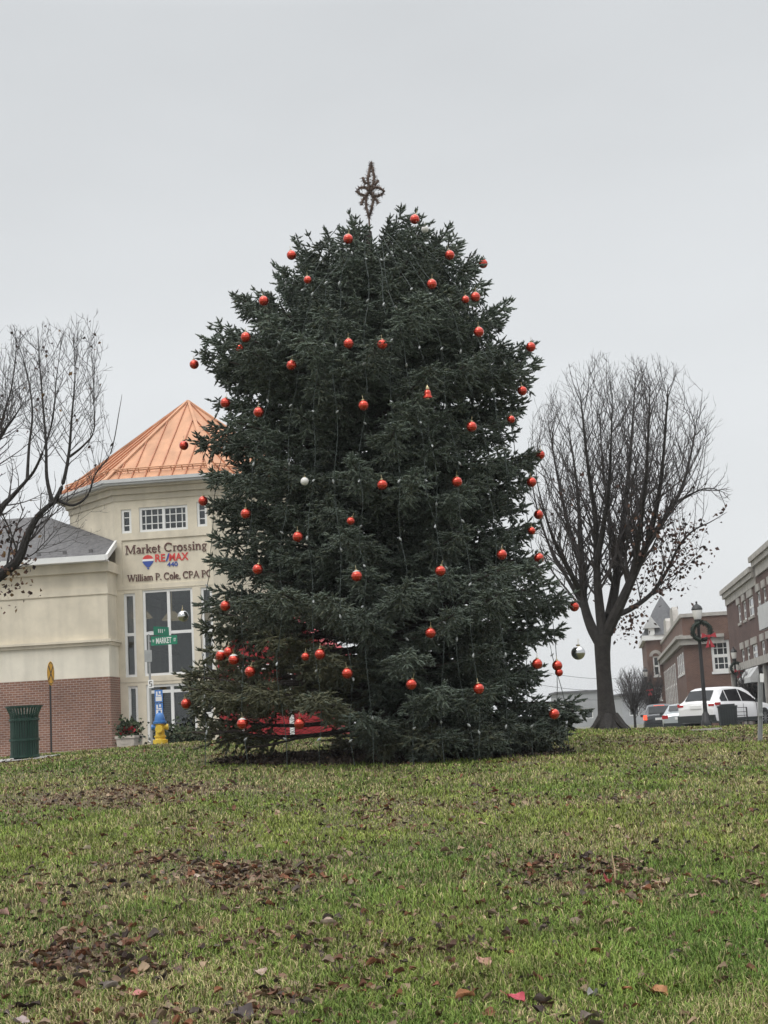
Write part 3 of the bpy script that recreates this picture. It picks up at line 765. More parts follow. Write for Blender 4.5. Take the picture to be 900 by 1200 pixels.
bx(m, O0, X, Y_, ua, ua + 4.6, zb_, zt_, -0.95, -0.72); bx(m, O0, X, Y_, ua + 0.6, ua + 0.7, zb_ + 0.5, zb_ + 0.6, -0.72, 0); bx(m, O0, X, Y_, ua + 3.9, ua + 4.0, zb_ + 0.5, zb_ + 0.6, -0.72, 0)
m.build('sign_board', M['grey_trim'], TB)

# ------------------------------------------------------------------ brick bank in the middle of the street
p = at(808, 842, 112)
BF = Frame((p.x, p.y, 0.1), -R(8))
BB = empty('bank_building', BF.o, BF.rz); tag(BB, 'brown brick bank building with stone cornice bands and tall street windows', 'building')
zT = BF.F(830, 721)[1]; zBelt = BF.F(812, 754)[1]; W_, D2 = 15.0, 44.0
hb = hole(834, 855.6, 750, 786.7, fr=BF)
m = MB(); wall(m, O0, X, Y_, 0, W_, -3.0, zT, [hb], 0.2)
sw_h = []
zw0, zw1 = BF.S(800, 793, 0)[1], zBelt - 0.25
for k in range(4): sw_h.append((1.4 + k * 2.6, 2.9 + k * 2.6, zw0 + 0.2, zw1 - 0.3))
for k in range(9): sw_h.append((15.0 + k * 3.1, 16.6 + k * 3.1, 1.5, zw1 - 0.6))
wall(m, O0, Y_, X, 0, D2, -3.0, zT, sw_h, 0.25)
m.add([Vector((W_, 0, -3.0)), Vector((W_, D2, -3.0)), Vector((W_, D2, zT)), Vector((W_, 0, zT))], [(0, 1, 2, 3)])
m.add([Vector((0, D2, -3.0)), Vector((W_, D2, -3.0)), Vector((W_, D2, zT)), Vector((0, D2, zT))], [(0, 3, 2, 1)])
m.add([Vector((0, 0, zT - .4)), Vector((W_, 0, zT - .4)), Vector((W_, D2, zT - .4)), Vector((0, D2, zT - .4))], [(0, 1, 2, 3)])
m.build('wall', M['brick_bank'], BB)
window(BB, O0, X, Y_, hb, depth=0.14, cols=3, rows=4, fw=0.2, mw=0.06, hsplit=((hb[2] + hb[3]) / 2,), sill=0.18)
for h in sw_h: window(BB, O0, Y_, X, h, depth=0.0, hsplit=((h[2] + h[3]) / 2,), fw=0.14, sill=0.15, fd=.012, glass=M['glass_pale'])
m = MB()
bx(m, O0, X, Y_, -0.12, W_, zT - 0.05, zT + 0.22, -0.12, 0.4); bx(m, O0, Y_, X, 0.403, D2, zT - 0.05, zT + 0.22, -0.12, 0.4)
m.build('coping', M['stone_pale'], BB)
m = MB()
bx(m, O0, Y_, X, -0.3, D2, zBelt - 0.1, zBelt + 0.35, -0.3, 0.0); bx(m, O0, Y_, X, -0.5, D2, zBelt + 0.353, zBelt + 0.6, -0.55, 0.0)
bx(m, O0, X, Y_, 0.003, 3.0, zBelt - 0.1, zBelt + 0.35, -0.3, 0.0); bx(m, O0, X, Y_, 0.003, 3.0, zBelt + 0.353, zBelt + 0.6, -0.5, 0.0)
bx(m, O0, Y_, X, -0.2, D2, zT - 1.6, zT - 1.35, -0.25, 0.0)
m.build('cornice', M['stone_pale'], BB)
for k in (10, 24):
    m = MB(); m.prism([Vector((-0.1, k, zT + 0.2)), Vector((-0.1, k + 0.6, zT + 1.3)), Vector((-0.1, k + 1.2, zT + 1.6)), Vector((-0.1, k + 4.8, zT + 1.6)), Vector((-0.1, k + 5.4, zT + 1.3)), Vector((-0.1, k + 6, zT + 0.2))], (0.45, 0, 0)); m.build('scroll_gable', M['stone_pale'], BB)

# ------------------------------------------------------------------ turret house at the end of the street
p = at(764, 846, 152)
UF = Frame((p.x, p.y, 0.1), -R(8))
UB = empty('turret_house', UF.o, UF.rz); tag(UB, 'red brick corner house with a tall grey slate turret roof and dormer', 'building')
ux = UF.F(803, 760)[0]; zEv = UF.F(770, 750)[1]; zA = UF.F(778.7, 698, ux / 2)[1]
h1, h2 = hole(765.6, 773, 769, 792, fr=UF), hole(767, 775.4, 805, 820, fr=UF)
m = MB(); wall(m, O0, X, Y_, 0, ux, -3.0, zEv, [h1, h2], 0.2)
m.add([Vector((0, 0, -3.0)), Vector((0, 16, -3.0)), Vector((0, 16, zEv)), Vector((0, 0, zEv))], [(0, 3, 2, 1)])
m.add([Vector((ux, 0, -3.0)), Vector((ux, 16, -3.0)), Vector((ux, 16, zEv)), Vector((ux, 0, zEv))], [(0, 1, 2, 3)])
m.add([Vector((0, 16, -3.0)), Vector((ux, 16, -3.0)), Vector((ux, 16, zEv)), Vector((0, 16, zEv))], [(0, 3, 2, 1)])
m.build('wall', M['brick_bank'], UB)
w1 = window(UB, O0, X, Y_, h1, depth=0.15, hsplit=((h1[2] + h1[3]) / 2,), fw=0.14, sill=0.15)
window(UB, O0, X, Y_, h2, depth=0.15, hsplit=((h2[2] + h2[3]) / 2,), fw=0.14, sill=0.15)
m = MB(); cu = (h1[0] + h1[1]) / 2; rw = (h1[1] - h1[0]) / 2
ao = [(cu + (rw + .32) * math.cos(R(a)), h1[3] + (rw + .32) * math.sin(R(a))) for a in range(0, 181, 15)]
ai = [(cu + rw * math.cos(R(a)), h1[3] + rw * math.sin(R(a))) for a in range(180, -1, -15)]
for i in range(12): m.prism([Vector((ao[i][0], -.06, ao[i][1])), Vector((ao[i + 1][0], -.06, ao[i + 1][1])), Vector((ai[11 - i][0], -.06, ai[11 - i][1])), Vector((ai[12 - i][0], -.06, ai[12 - i][1]))], (0, .05, 0))
m.build('window_arch', M['stone_pale'], UB)
m = MB()
prof = [(1.0, 0.0), (0.86, 0.09), (0.75, 0.2), (0.40, 0.62), (0.0, 1.0)]
rr_ = ux / 2 + 0.5; ctr = Vector((ux / 2, ux / 2, zEv + 0.5))
rings = [[ctr + Vector((rr_ * 1.08 * q * math.cos(R(-112.5 + 45 * k)), rr_ * 1.08 * q * math.sin(R(-112.5 + 45 * k)), (zA - zEv - 0.5) * t)) for k in range(8)] for q, t in prof[:-1]]
vs = [v for r_ in rings for v in r_] + [ctr + Zv * (zA - zEv - 0.5)]
fs = [(i * 8 + k, i * 8 + (k + 1) % 8, (i + 1) * 8 + (k + 1) % 8, (i + 1) * 8 + k) for i in range(3) for k in range(8)] + [(24 + k, 24 + (k + 1) % 8, 32) for k in range(8)]
m.add(vs, fs)
m.prism([Vector((-.2, ux, zEv + .5)), Vector((ux + .2, ux, zEv + .5)), Vector((ux / 2, ux, zEv + 3.2))], (0, 16 - ux, 0))
m.build('roof', M['slate'], UB)
m = MB(); m.box(-0.35, ux + 0.35, -0.35, 16.2, zEv + 0.003, zEv + 0.5); m.build('cornice', M['white_trim'], UB)
dx0, dz0 = UF.F(761, 752, -0.4); dx1 = UF.F(768, 752, -0.4)[0]; dz1 = UF.F(764, 736, -0.4)[1]; dzA = UF.F(762, 722, -0.4)[1]
m = MB(); hd = (dx0 + .2, dx1 - .2, zEv + .7, dz1 - .1)
wall(m, Vector((0, -.38, 0)), X, Y_, dx0, dx1, zEv + .5, dz1, [hd], .15)
for a in (dx0, dx1): m.add([Vector((a, -.38, zEv + .5)), Vector((a, 1.6, zEv + .5)), Vector((a, 1.6, dz1)), Vector((a, -.38, dz1))], [(0, 1, 2, 3)])
dm = m.build('dormer', M['white_trim'], UB)
window(dm, Vector((0, -.38, 0)), X, Y_, hd, depth=.1, hsplit=((hd[2] + hd[3]) / 2,), fw=.1)
m = MB(); dc = (dx0 + dx1) / 2; dw = (dx1 - dx0) / 2 + .55
m.prism([Vector((dc - dw, -.6, dz1)), Vector((dc + dw, -.6, dz1)), Vector((dc, -.6, dzA))], (0, 2.4, 0)); m.build('dormer_roof', M['grey_trim'], dm)

# far hazy blocks at the end of the view
for i, (px0, px1, pyt, Yd, lab) in enumerate(((655, 716, 812, 235, 'pale grey far-off block showing low between spruce and trunk'),
                                              (730, 772, 815, 215, 'grey far-off flat-roofed block just beyond the bare tree trunk'))):
    a, b = at(px0, 842, Yd), at(px1, 842, Yd); H = at((px0 + px1) / 2, pyt, Yd).z
    e_ = empty('far_building', (a.x, Yd, 0.1)); tag(e_, lab, 'building')
    wd = b.x - a.x
    hh = [(1 + k * 3.0, 2.4 + k * 3.0, 1.0, 2.6) for k in range(int(wd / 3.0) - 0) if 2.4 + k * 3 < wd - .5]
    m = MB(); wall(m, O0, X, Y_, 0, wd, -.3, H, hh, .2)
    m.add([Vector((0, 0, -.3)), Vector((0, 10, -.3)), Vector((0, 10, H)), Vector((0, 0, H))], [(0, 3, 2, 1)]); m.add([Vector((wd, 0, -.3)), Vector((wd, 10, -.3)), Vector((wd, 10, H)), Vector((wd, 0, H))], [(0, 1, 2, 3)])
    m.build('wall', M['grey_house'], e_)
    m = MB(); m.box(-.3, wd + .3, -.3, 10.3, H + .003, H + .3); m.build('roof', M['slate'], e_)
    for h in hh: window(e_, O0, X, Y_, h, depth=.15, fw=.12)
# ------------------------------------------------------------------ the big spruce
YT = 22.0
tb = at(461, 886, YT)
TX, TZ = tb.x, gz1(tb.x, YT) - 0.02
OUT_L = [(248, 404), (262, 392), (290, 346), (330, 318), (352, 281), (395, 264), (415, 229), (432, 238), (470, 256), (515, 222), (540, 240), (560, 238), (600, 238), (650, 244), (690, 236), (705, 228), (760, 240), (800, 215), (850, 213), (872, 262)]
OUT_R = [(245, 489), (262, 512), (290, 552), (305, 566), (345, 566), (360, 590), (395, 602), (425, 633), (470, 611), (500, 612), (530, 632), (560, 626), (600, 626), (625, 628), (650, 640), (705, 672), (760, 664), (800, 676), (830, 692), (862, 662), (880, 610)]
def prof_(lst, sgn):
    a = []
    for py, px in lst:
        q = at(px, py, YT); a.append((q.z - TZ, sgn * (q.x - TX)))
    a.sort(); a = np.array(a)
    return lambda z: np.interp(z, a[:, 0], a[:, 1])
RL, RR_ = prof_(OUT_L, -1), prof_(OUT_R, 1)
ZTOP = at(480, 244, YT).z - TZ
def RAD(phi, z):
    c = math.cos(phi); l, r = float(RL(z)), float(RR_(z)); m = 0.5 * (l + r) * 0.97
    return m + (max(c, 0) ** 1.5) * (r - m) + (max(-c, 0) ** 1.5) * (l - m)

SP = empty('christmas_tree', (TX, YT, TZ))
tag(SP, 'tall dark green spruce hung with red balls and light wires on the lawn', 'tree')
# trunk
m = MB(); zz = np.linspace(-0.15, ZTOP - 0.35, 24)
m.tube([(0.03 * math.sin(z * 1.7), 0.03 * math.cos(z * 1.3), z) for z in zz], [0.21 * (1 - z / (ZTOP + .6)) ** 0.8 + 0.025 + (0.09 * math.exp(-(z + .1) * 4)) for z in zz], 12)
m.build('trunk', M['spruce_bark'], SP, smooth=True)

TONE = [1.0]; SH_T = []; SH_P, SH_D, SH_L, SH_C = [], [], [], []        # shoots: foot, direction, length, colour key
wood = MB()
Zn = np.array([0, 0, 1.0])
def nrm(v): return v / (np.linalg.norm(v) + 1e-9)
def spray(P, T, length, lev, dens, old, side0, droop=-0.07):
    """flat fan of stubby shoots along one branchlet starting at P heading T"""
    step = 0.088
    n = max(1, int(round(length / step))); p = P.copy(); t = T.copy(); sd = side0
    for i in range(n):
        t = nrm(t + np.array([0, 0, droop + 0.13 * i / n]) + rng.normal(0, 0.07, 3))
        SH_T.append(TONE[0]); SH_P.append(p.copy()); SH_D.append(t.copy()); SH_L.append(step * 1.1); SH_C.append(old + .12)
        p = p + t * step
        for sd in (1, -1):
            if rng.random() > dens: continue
            h = nrm(np.cross(t, Zn)) * sd
            d = nrm(t * rng.uniform(.35, .6) + h * rng.uniform(.6, .9) + Zn * rng.normal(0.10, 0.25))
            l = rng.uniform(.085, .13)
            if lev > 0 and length - i * step > 0.26:
                spray(p, d, l * 2.0, 0, dens * .9, old, 1, droop)
            else:
                SH_T.append(TONE[0]); SH_P.append(p.copy()); SH_D.append(d); SH_L.append(l); SH_C.append(old)
    SH_T.append(TONE[0]); SH_P.append(p.copy()); SH_D.append(nrm(t + Zn * .2)); SH_L.append(rng.uniform(.08, .12)); SH_C.append(old * .5)

def branch(za, phi, ztip, reach, dens=1.0, old=0.0, bare=0.32, droop=0.0):
    TONE[0] = float(np.clip(rng.normal(1, .14), .7, 1.4)); c, s_ = math.cos(phi), math.sin(phi)
    O = np.array([0, 0, za]); n = 14
    dz = ztip - za
    pts = []
    for i in range(n + 1):
        u = i / n
        h = dz * (u ** 1.25) - droop * math.sin(math.pi * u) * (1 - u * .3)
        w = 0.05 * reach * math.sin(3.1 * u + phi * 7)
        pts.append(np.array([c * reach * u - s_ * w * .5, s_ * reach * u + c * w * .5, za + h]))
    rb = 0.012 + 0.014 * reach
    wood.tube([tuple(q) for q in pts], [rb * (1 - .85 * i / n) for i in range(n + 1)], 5)
    L = sum(np.linalg.norm(pts[i + 1] - pts[i]) for i in range(n))
    stp = 0.125
    Lf = min(L * .8, 1.15 if L > 1.3 else L * .8)
    k = max(3, int(Lf / .12))
    for j in range(k):
        u = 1 - (Lf / L) * (1 - (j + rng.uniform(0, .8)) / k)
        x = u * n; i = min(n - 1, int(x)); P = pts[i] + (pts[i + 1] - pts[i]) * (x - i); T = nrm(pts[i + 1] - pts[i])
        rest = L * (1 - u); h0 = nrm(np.cross(T, Zn))
        for sd in (1, -1):                     # flat side branchlets
            if rng.random() > dens: continue
            d = nrm(T * rng.uniform(.5, .8) + h0 * sd * rng.uniform(.6, .95) + Zn * rng.normal(-0.08, 0.18))
            spray(P, d, min(0.36, 0.12 + rest * 0.55) * rng.uniform(.75, 1.15), 0, .92, old, sd, -.10)
        m_ = min(1, .35 + rest * 1.6)
        for _ in range(2):                     # shoots standing up off the branch
            if rng.random() < .6 * dens: spray(P, nrm(T * .7 + h0 * rng.normal(0, .5) + Zn * rng.uniform(.3, .8)), rng.uniform(.07, .16) * m_, 0, .85, old, 1)
        for _ in range(4):                     # short sprays hanging below it
            if rng.random() < .8 * dens: spray(P, nrm(T * .45 + h0 * rng.normal(0, .6) - Zn * rng.uniform(.45, 1.0)), rng.uniform(.13, .30) * m_, 0, .85, old + .08, 1, -.16)
    spray(pts[-1], nrm(pts[-1] - pts[-3] + Zn * .02), 0.13, 0, .95, old * .5, 1)

def thin_(phi, z):
    """the lower left side of the tree is sparse and brownish"""
    x = math.cos(phi)
    f = max(0, min(1, (2.55 - z) / .9)) * max(0, min(1, (-x - .12) / .35))
    return f
def el_of(z):
    frac = z / ZTOP
    return -0.02 + 0.20 * frac + 0.75 * max(0, frac - .72) / .28
HOLLOW = []
for px, py, a_, b_ in ((437, 490, .50, .50), (440, 395, .32, .22), (350, 508, .50, .26), (490, 655, .60, .30), (600, 640, .40, .30), (370, 692, .45, .24), (522, 405, .40, .22), (570, 725, .50, .24), (400, 765, .45, .26), (540, 830, .50, .26), (330, 592, .45, .22), (450, 600, .40, .2), (300, 455, .4, .2), (575, 470, .35, .22)):
    q = at(px, py, YT - 1.2); HOLLOW.append((q.x - TX, q.z - TZ, a_, b_))
def darts(n, sx, sz, lo):
    got = []
    for _ in range(n):
        z = rng.uniform(.30, ZTOP - .55); phi = rng.uniform(-math.pi, math.pi); f = 1 - .30 * z / ZTOP
        r = RAD(phi, z)
        if all((((phi - p + math.pi) % (2 * math.pi) - math.pi) * r / (sx * f)) ** 2 + ((z - q) / (sz * f)) ** 2 > 1 for p, q in got): got.append((phi, z))
    return got
for phi, z in darts(9000, .72, .55, 0):      # z: height of the bough's tip
    el = el_of(z); t_ = thin_(phi, z)
    if t_ > .2 and z < .98 and math.cos(phi) * RAD(phi, z) < -1.2 and rng.random() < .92: continue
    R0 = RAD(phi, z); za = max(.25, z - R0 * el)
    side = abs(math.cos(phi)) ** 3
    hol = float(np.clip((fbm(np.array([phi * 1.9 + 50]), np.array([z * 1.15 + 20]), 2)[0] - .5) / .16, 0, 1)) * (1 - .6 * side) * (1 - .7 * max(0, z / ZTOP - .75) / .25)
    if math.sin(phi) < -.2 and any(((math.cos(phi) * R0 - hx) / ha) ** 2 + ((z - hz_) / hb) ** 2 < 1 for hx, hz_, ha, hb in HOLLOW): hol = 1.9
    if t_ > .2: hol = 0
    reach = max(.25, R0 * rng.uniform(.93, 1.05) * (1 - .30 * hol) - .06)
    back = math.sin(phi) > .35
    branch(za, phi, z, reach, dens=(1 - .10 * t_) * (.72 if back else 1), old=t_, bare=.30, droop=.08 * reach * (1 - z / ZTOP) + .02)
for phi, z in darts(3000, .80, .50, 0):
    el = el_of(z); t_ = thin_(phi, z)
    if rng.random() < .3 * t_ or (t_ > .25 and z < 1 and rng.random() < .5) or (abs(math.cos(phi)) < .3 and 4.3 < z < 5.6): continue
    R0 = RAD(phi, z); branch(max(.25, z - R0 * el * .6), phi, z, max(.25, R0 * rng.uniform(.45, .72)), dens=.75, old=t_, bare=.35, droop=.06)
# named tips of the outline (boughs that stand out of it)
for px, py, dzb in ((403, 250, -.75), (412, 258, -.7), (478, 243, -.9), (492, 247, -.95), (464, 256, -.7), (521, 272, -.9), (545, 283, -.9), (345, 287, -.9), (322, 322, -.8), (375, 270, -.8), (392, 268, -.7), (506, 262, -.9),
                    (566, 305, -.9), (588, 360, -.6), (281, 352, -.7), (268, 395, -.6), (230, 414, -.4), (243, 430, -.3), (634, 424, -.5), (628, 405, -.5), (222, 516, -.2), (245, 470, -.3), (612, 468, -.3),
                    (632, 530, -.2), (628, 560, -.2), (238, 590, -.2), (632, 612, -.2), (640, 650, -.1), (672, 704, .05), (664, 735, .1), (228, 706, .0), (240, 655, -.1), (216, 806, .1), (213, 824, .15), (692, 830, .05), (684, 820, .1), (676, 838, .1), (640, 790, .1)):
    q = at(px, py, YT + rng.uniform(-.25, .25)); x, y, z = q.x - TX, q.y - YT, q.z - TZ
    phi = math.atan2(y, x); rch = math.hypot(x, y) - .12
    old = .8 if (px < 330 and py > 760) else 0.1
    za = z + (dzb if py > 330 else dzb * 1.1)
    branch(max(.3, za), phi, z - (.1 if py < 330 else .02), max(.2, rch), dens=1.0, old=old, bare=.3 if py > 330 else .12, droop=.04)
for pts in (((420, 848, -.5), (385, 860, -.55), (340, 867, -.6), (300, 862, -.6), (272, 866, -.5), (246, 872, -.4)), ((345, 866, -.6), (312, 874, -.7), (288, 876, -.7)), ((300, 862, -.6), (275, 856, -.6), (250, 860, -.5), (225, 858, -.4))):
    P_ = [at(a, b, YT + c) - Vector((TX, YT, TZ)) for a, b, c in pts]; wood.tube(P_, [.022 - .0028 * i for i in range(len(P_))], 6)
    for q_ in P_[3:]: spray(np.array(q_), nrm(np.array([-1.0, rng.normal(0, .3), rng.normal(0, .2)])), .2, 0, .6, .9, 1)
# skirt on the ground at the front and right
for phi in np.linspace(-1.62, 0.25, 13):
    z = rng.uniform(.22, .42); branch(z + .25, phi + rng.normal(0, .06), z - rng.uniform(0, .12), RAD(phi, .35) * rng.uniform(.72, .92), dens=.95, old=.25 if phi > -1.3 else .5, bare=.4, droop=.05)

SH_P, SH_D = np.array(SH_P), np.array(SH_D); SH_L, SH_C, SH_T = np.array(SH_L), np.array(SH_C), np.array(SH_T)
nS = len(SH_P)
back = SH_P[:, 1] > 0.9
def needles(idx, K, ln, wd):
    n = len(idx)
    P, D, L, C = SH_P[idx][:, None], SH_D[idx][:, None], SH_L[idx][:, None], SH_C[idx][:, None]
    ref = np.where(np.abs(D[..., 2:3]) < .9, [[[0, 0, 1.0]]], [[[1.0, 0, 0]]])
    A = np.cross(D, ref); A /= np.linalg.norm(A, axis=-1, keepdims=True); B = np.cross(D, A)
    t = (np.arange(K)[None, :] + rng.random((n, K))) / K
    ang = rng.random((n, K)) * 2 * np.pi
    rad = np.cos(ang)[..., None] * A + np.sin(ang)[..., None] * B
    dr = D * (.25 + .6 * t[..., None] ** 2) + rad * .9 + np.array([0, 0, .08]); dr /= np.linalg.norm(dr, axis=-1, keepdims=True)
    base = P + D * (t * L)[..., None]
    W = np.cross(dr, rng.normal(0, 1, (n, K, 3))); W /= np.linalg.norm(W, axis=-1, keepdims=True)
    l = (ln * rng.uniform(.75, 1.2, (n, K)) * (1 - .35 * t))[..., None]
    v = np.stack([base - W * wd, base + W * wd, base + dr * l], 2)
    tt_ = t[..., None]
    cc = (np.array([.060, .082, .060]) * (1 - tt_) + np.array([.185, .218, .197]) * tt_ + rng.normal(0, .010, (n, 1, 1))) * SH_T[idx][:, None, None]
    yel = np.clip(C + rng.normal(0, .22, (n, 1)), 0, 1)[..., None]
    cc = cc * (1 - yel * .75) + np.array([.12, .11, .055]) * yel * .75
    cc = np.clip(cc, .01, 1)
    c3 = np.repeat(cc[:, :, None, :], 3, 2); c3[:, :, 2] *= 1.15
    return v.reshape(-1, 3), c3.reshape(-1, 3)
fi, bi = np.where(~back)[0], np.where(back)[0]
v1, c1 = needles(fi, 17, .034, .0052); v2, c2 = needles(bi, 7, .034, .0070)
def spindles(idx, r):
    """the solid, close-packed heart of each needled shoot"""
    n = len(idx); P, D, L = SH_P[idx], SH_D[idx], SH_L[idx][:, None]
    ref = np.where(np.abs(D[:, 2:3]) < .9, [[0, 0, 1.0]], [[1.0, 0, 0]])
    A = np.cross(D, ref); A /= np.linalg.norm(A, axis=1, keepdims=True); B = np.cross(D, A)
    rg = [P + D * L * .45 + (math.cos(a) * A + math.sin(a) * B) * r for a in (0, math.pi / 2, math.pi, 1.5 * math.pi)]
    tip = P + D * L * 1.08
    tri = []
    for q in range(4):
        tri.append(np.stack([P, rg[q], rg[(q + 1) % 4]], 1)); tri.append(np.stack([rg[q], tip, rg[(q + 1) % 4]], 1))
    v = np.stack(tri, 1)
    yel = np.clip(SH_C[idx] + rng.normal(0, .2, n), 0, 1)[:, None] * .75
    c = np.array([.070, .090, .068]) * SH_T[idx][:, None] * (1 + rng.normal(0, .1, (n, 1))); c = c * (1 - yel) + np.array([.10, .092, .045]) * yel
    return v.reshape(-1, 3), np.clip(np.repeat(c[:, None], 24, 1), .01, 1).reshape(-1, 3)
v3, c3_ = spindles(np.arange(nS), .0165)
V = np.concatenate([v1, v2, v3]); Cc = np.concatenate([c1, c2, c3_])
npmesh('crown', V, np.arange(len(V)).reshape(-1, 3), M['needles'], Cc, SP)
# woody cores of the shoots (bare twigs) as thin three-sided sticks
def sticks(P, D, L, r):
    n = len(P); ref = np.where(np.abs(D[:, 2:3]) < .9, [[0, 0, 1.0]], [[1.0, 0, 0]])
    A = np.cross(D, ref); A /= np.linalg.norm(A, axis=1, keepdims=True); B = np.cross(D, A)
    ring = [math.cos(a) * A + math.sin(a) * B for a in (0, 2.094, 4.189)]
    v = np.stack([P + q * r for q in ring] + [P + D * L[:, None] + q * r * .7 for q in ring], 1)
    f = np.array([(0, 1, 4, 3), (1, 2, 5, 4), (2, 0, 3, 5)])
    F = (np.arange(n) * 6)[:, None, None] + f[None]
    return v.reshape(-1, 3), F.reshape(-1, 4)
tv, tf = sticks(SH_P, SH_D, SH_L, .0035)
# bare dead twigs on the thin lower left side
dp_, dd_, dl_ = [], [], []
for k in range(900):
    phi = math.pi + rng.normal(-.25, .55); z = rng.uniform(.35, 2.9); u = rng.uniform(.15, .8)
    r0 = RAD(phi, z) * u; d = nrm(np.array([math.cos(phi), math.sin(phi), 0]) + rng.normal(0, .45, 3))
    dp_.append((math.cos(phi) * r0, math.sin(phi) * r0, z)); dd_.append(d); dl_.append(rng.uniform(.15, .55))
bv, bf = sticks(np.array(dp_), np.array(dd_), np.array(dl_), .004)
npmesh('twigs', np.concatenate([tv, bv]), np.concatenate([tf, bf + len(tv)]), M['spruce_bark'], None, SP)
wood.build('boughs', M['spruce_bark'], SP, smooth=True)
print('shoots', nS, len(V) // 3)

# ------------------------------------------------------------------ star on the top
def bristle(path, rad, per_m, name, m_, parent, ln=.05, wd=.006, core=.4, col=None):
    """tinsel or needle garland along a path: core tube + bristles, one mesh"""
    mb = MB(); mb.tube(path, rad * core, 6)
    P = np.array([tuple(q) for q in path]); seg = np.linalg.norm(np.diff(P, axis=0), axis=1); cum = np.concatenate([[0], np.cumsum(seg)])
    n = int(cum[-1] * per_m)
    for _ in range(n):
        x = rng.uniform(0, cum[-1]); i = min(len(seg) - 1, int(np.searchsorted(cum, x) - 1)); i = max(0, i)
        p = P[i] + (P[i + 1] - P[i]) * ((x - cum[i]) / (seg[i] + 1e-9)); t = nrm(P[i + 1] - P[i])
        d = nrm(np.cross(t, rng.normal(0, 1, 3)) + t * rng.normal(0, .4)); w = nrm(np.cross(d, rng.normal(0, 1, 3))) * wd
        q = p + d * ln * rng.uniform(.6, 1.2)
        mb.add([p - w, p + w, q + w * .4, q - w * .4], [(0, 1, 2, 3)])
    return mb.build(name, m_, parent)
def sp_(x, y):   # pixel in the 12x enlargement of the top of the tree
    q = at(400 + x / 12, 180 + y / 12, YT); return Vector((q.x, q.y, q.z))
s0 = sp_(392, 1000)
STAR = empty('star_topper', s0); tag(STAR, 'brown tinsel wire star standing on top of the spruce', 'tree topper')
L_ = lambda pts: [sp_(*p) - s0 for p in pts]
for nm, pts in (('star_point', [(405, 530), (378, 420), (375, 330), (395, 240), (425, 125), (440, 220), (462, 320), (450, 420), (405, 530)]),
                ('star_point', [(405, 530), (340, 475), (270, 480), (208, 530), (270, 575), (340, 590), (405, 530)]),
                ('star_point', [(405, 530), (470, 470), (545, 485), (602, 530), (540, 590), (460, 600), (405, 530)]),
                ('star_point', [(405, 530), (345, 620), (350, 740), (390, 910), (425, 780), (455, 640), (405, 530)]),
                ('ray_tip', [(345, 430), (320, 390), (300, 335)]), ('ray_tip', [(460, 440), (500, 405), (522, 375)]),
                ('ray_tip', [(335, 610), (300, 655), (278, 720)]), ('ray_tip', [(455, 610), (495, 655), (522, 700)])):
    bristle(L_(pts), .036, 420, nm, M['tinsel'], STAR, ln=.055, wd=.006, core=.62)
m = MB(); m.tube([Vector((0, 0, -.75)), Vector((0, 0, -.1)), L_([(390, 910)])[0]], .016, 6); m.build('stem', M['tinsel'], STAR)

# ------------------------------------------------------------------ where a view ray first meets the outside of the crown
def on_crown(px, py, grow=1.0):
    d = ray(px, py); best = None
    for Y in np.arange(YT - 3.6, YT + .31, .02):
        q = EYE + d * (Y / d.y); x, y, z = q.x - TX, q.y - YT, q.z - TZ
        if z > ZTOP: r = .15
        else: r = RAD(math.atan2(y, x), max(z, .2)) * grow
        if math.hypot(x, y) <= r: return q
    return EYE + d * (YT / d.y)

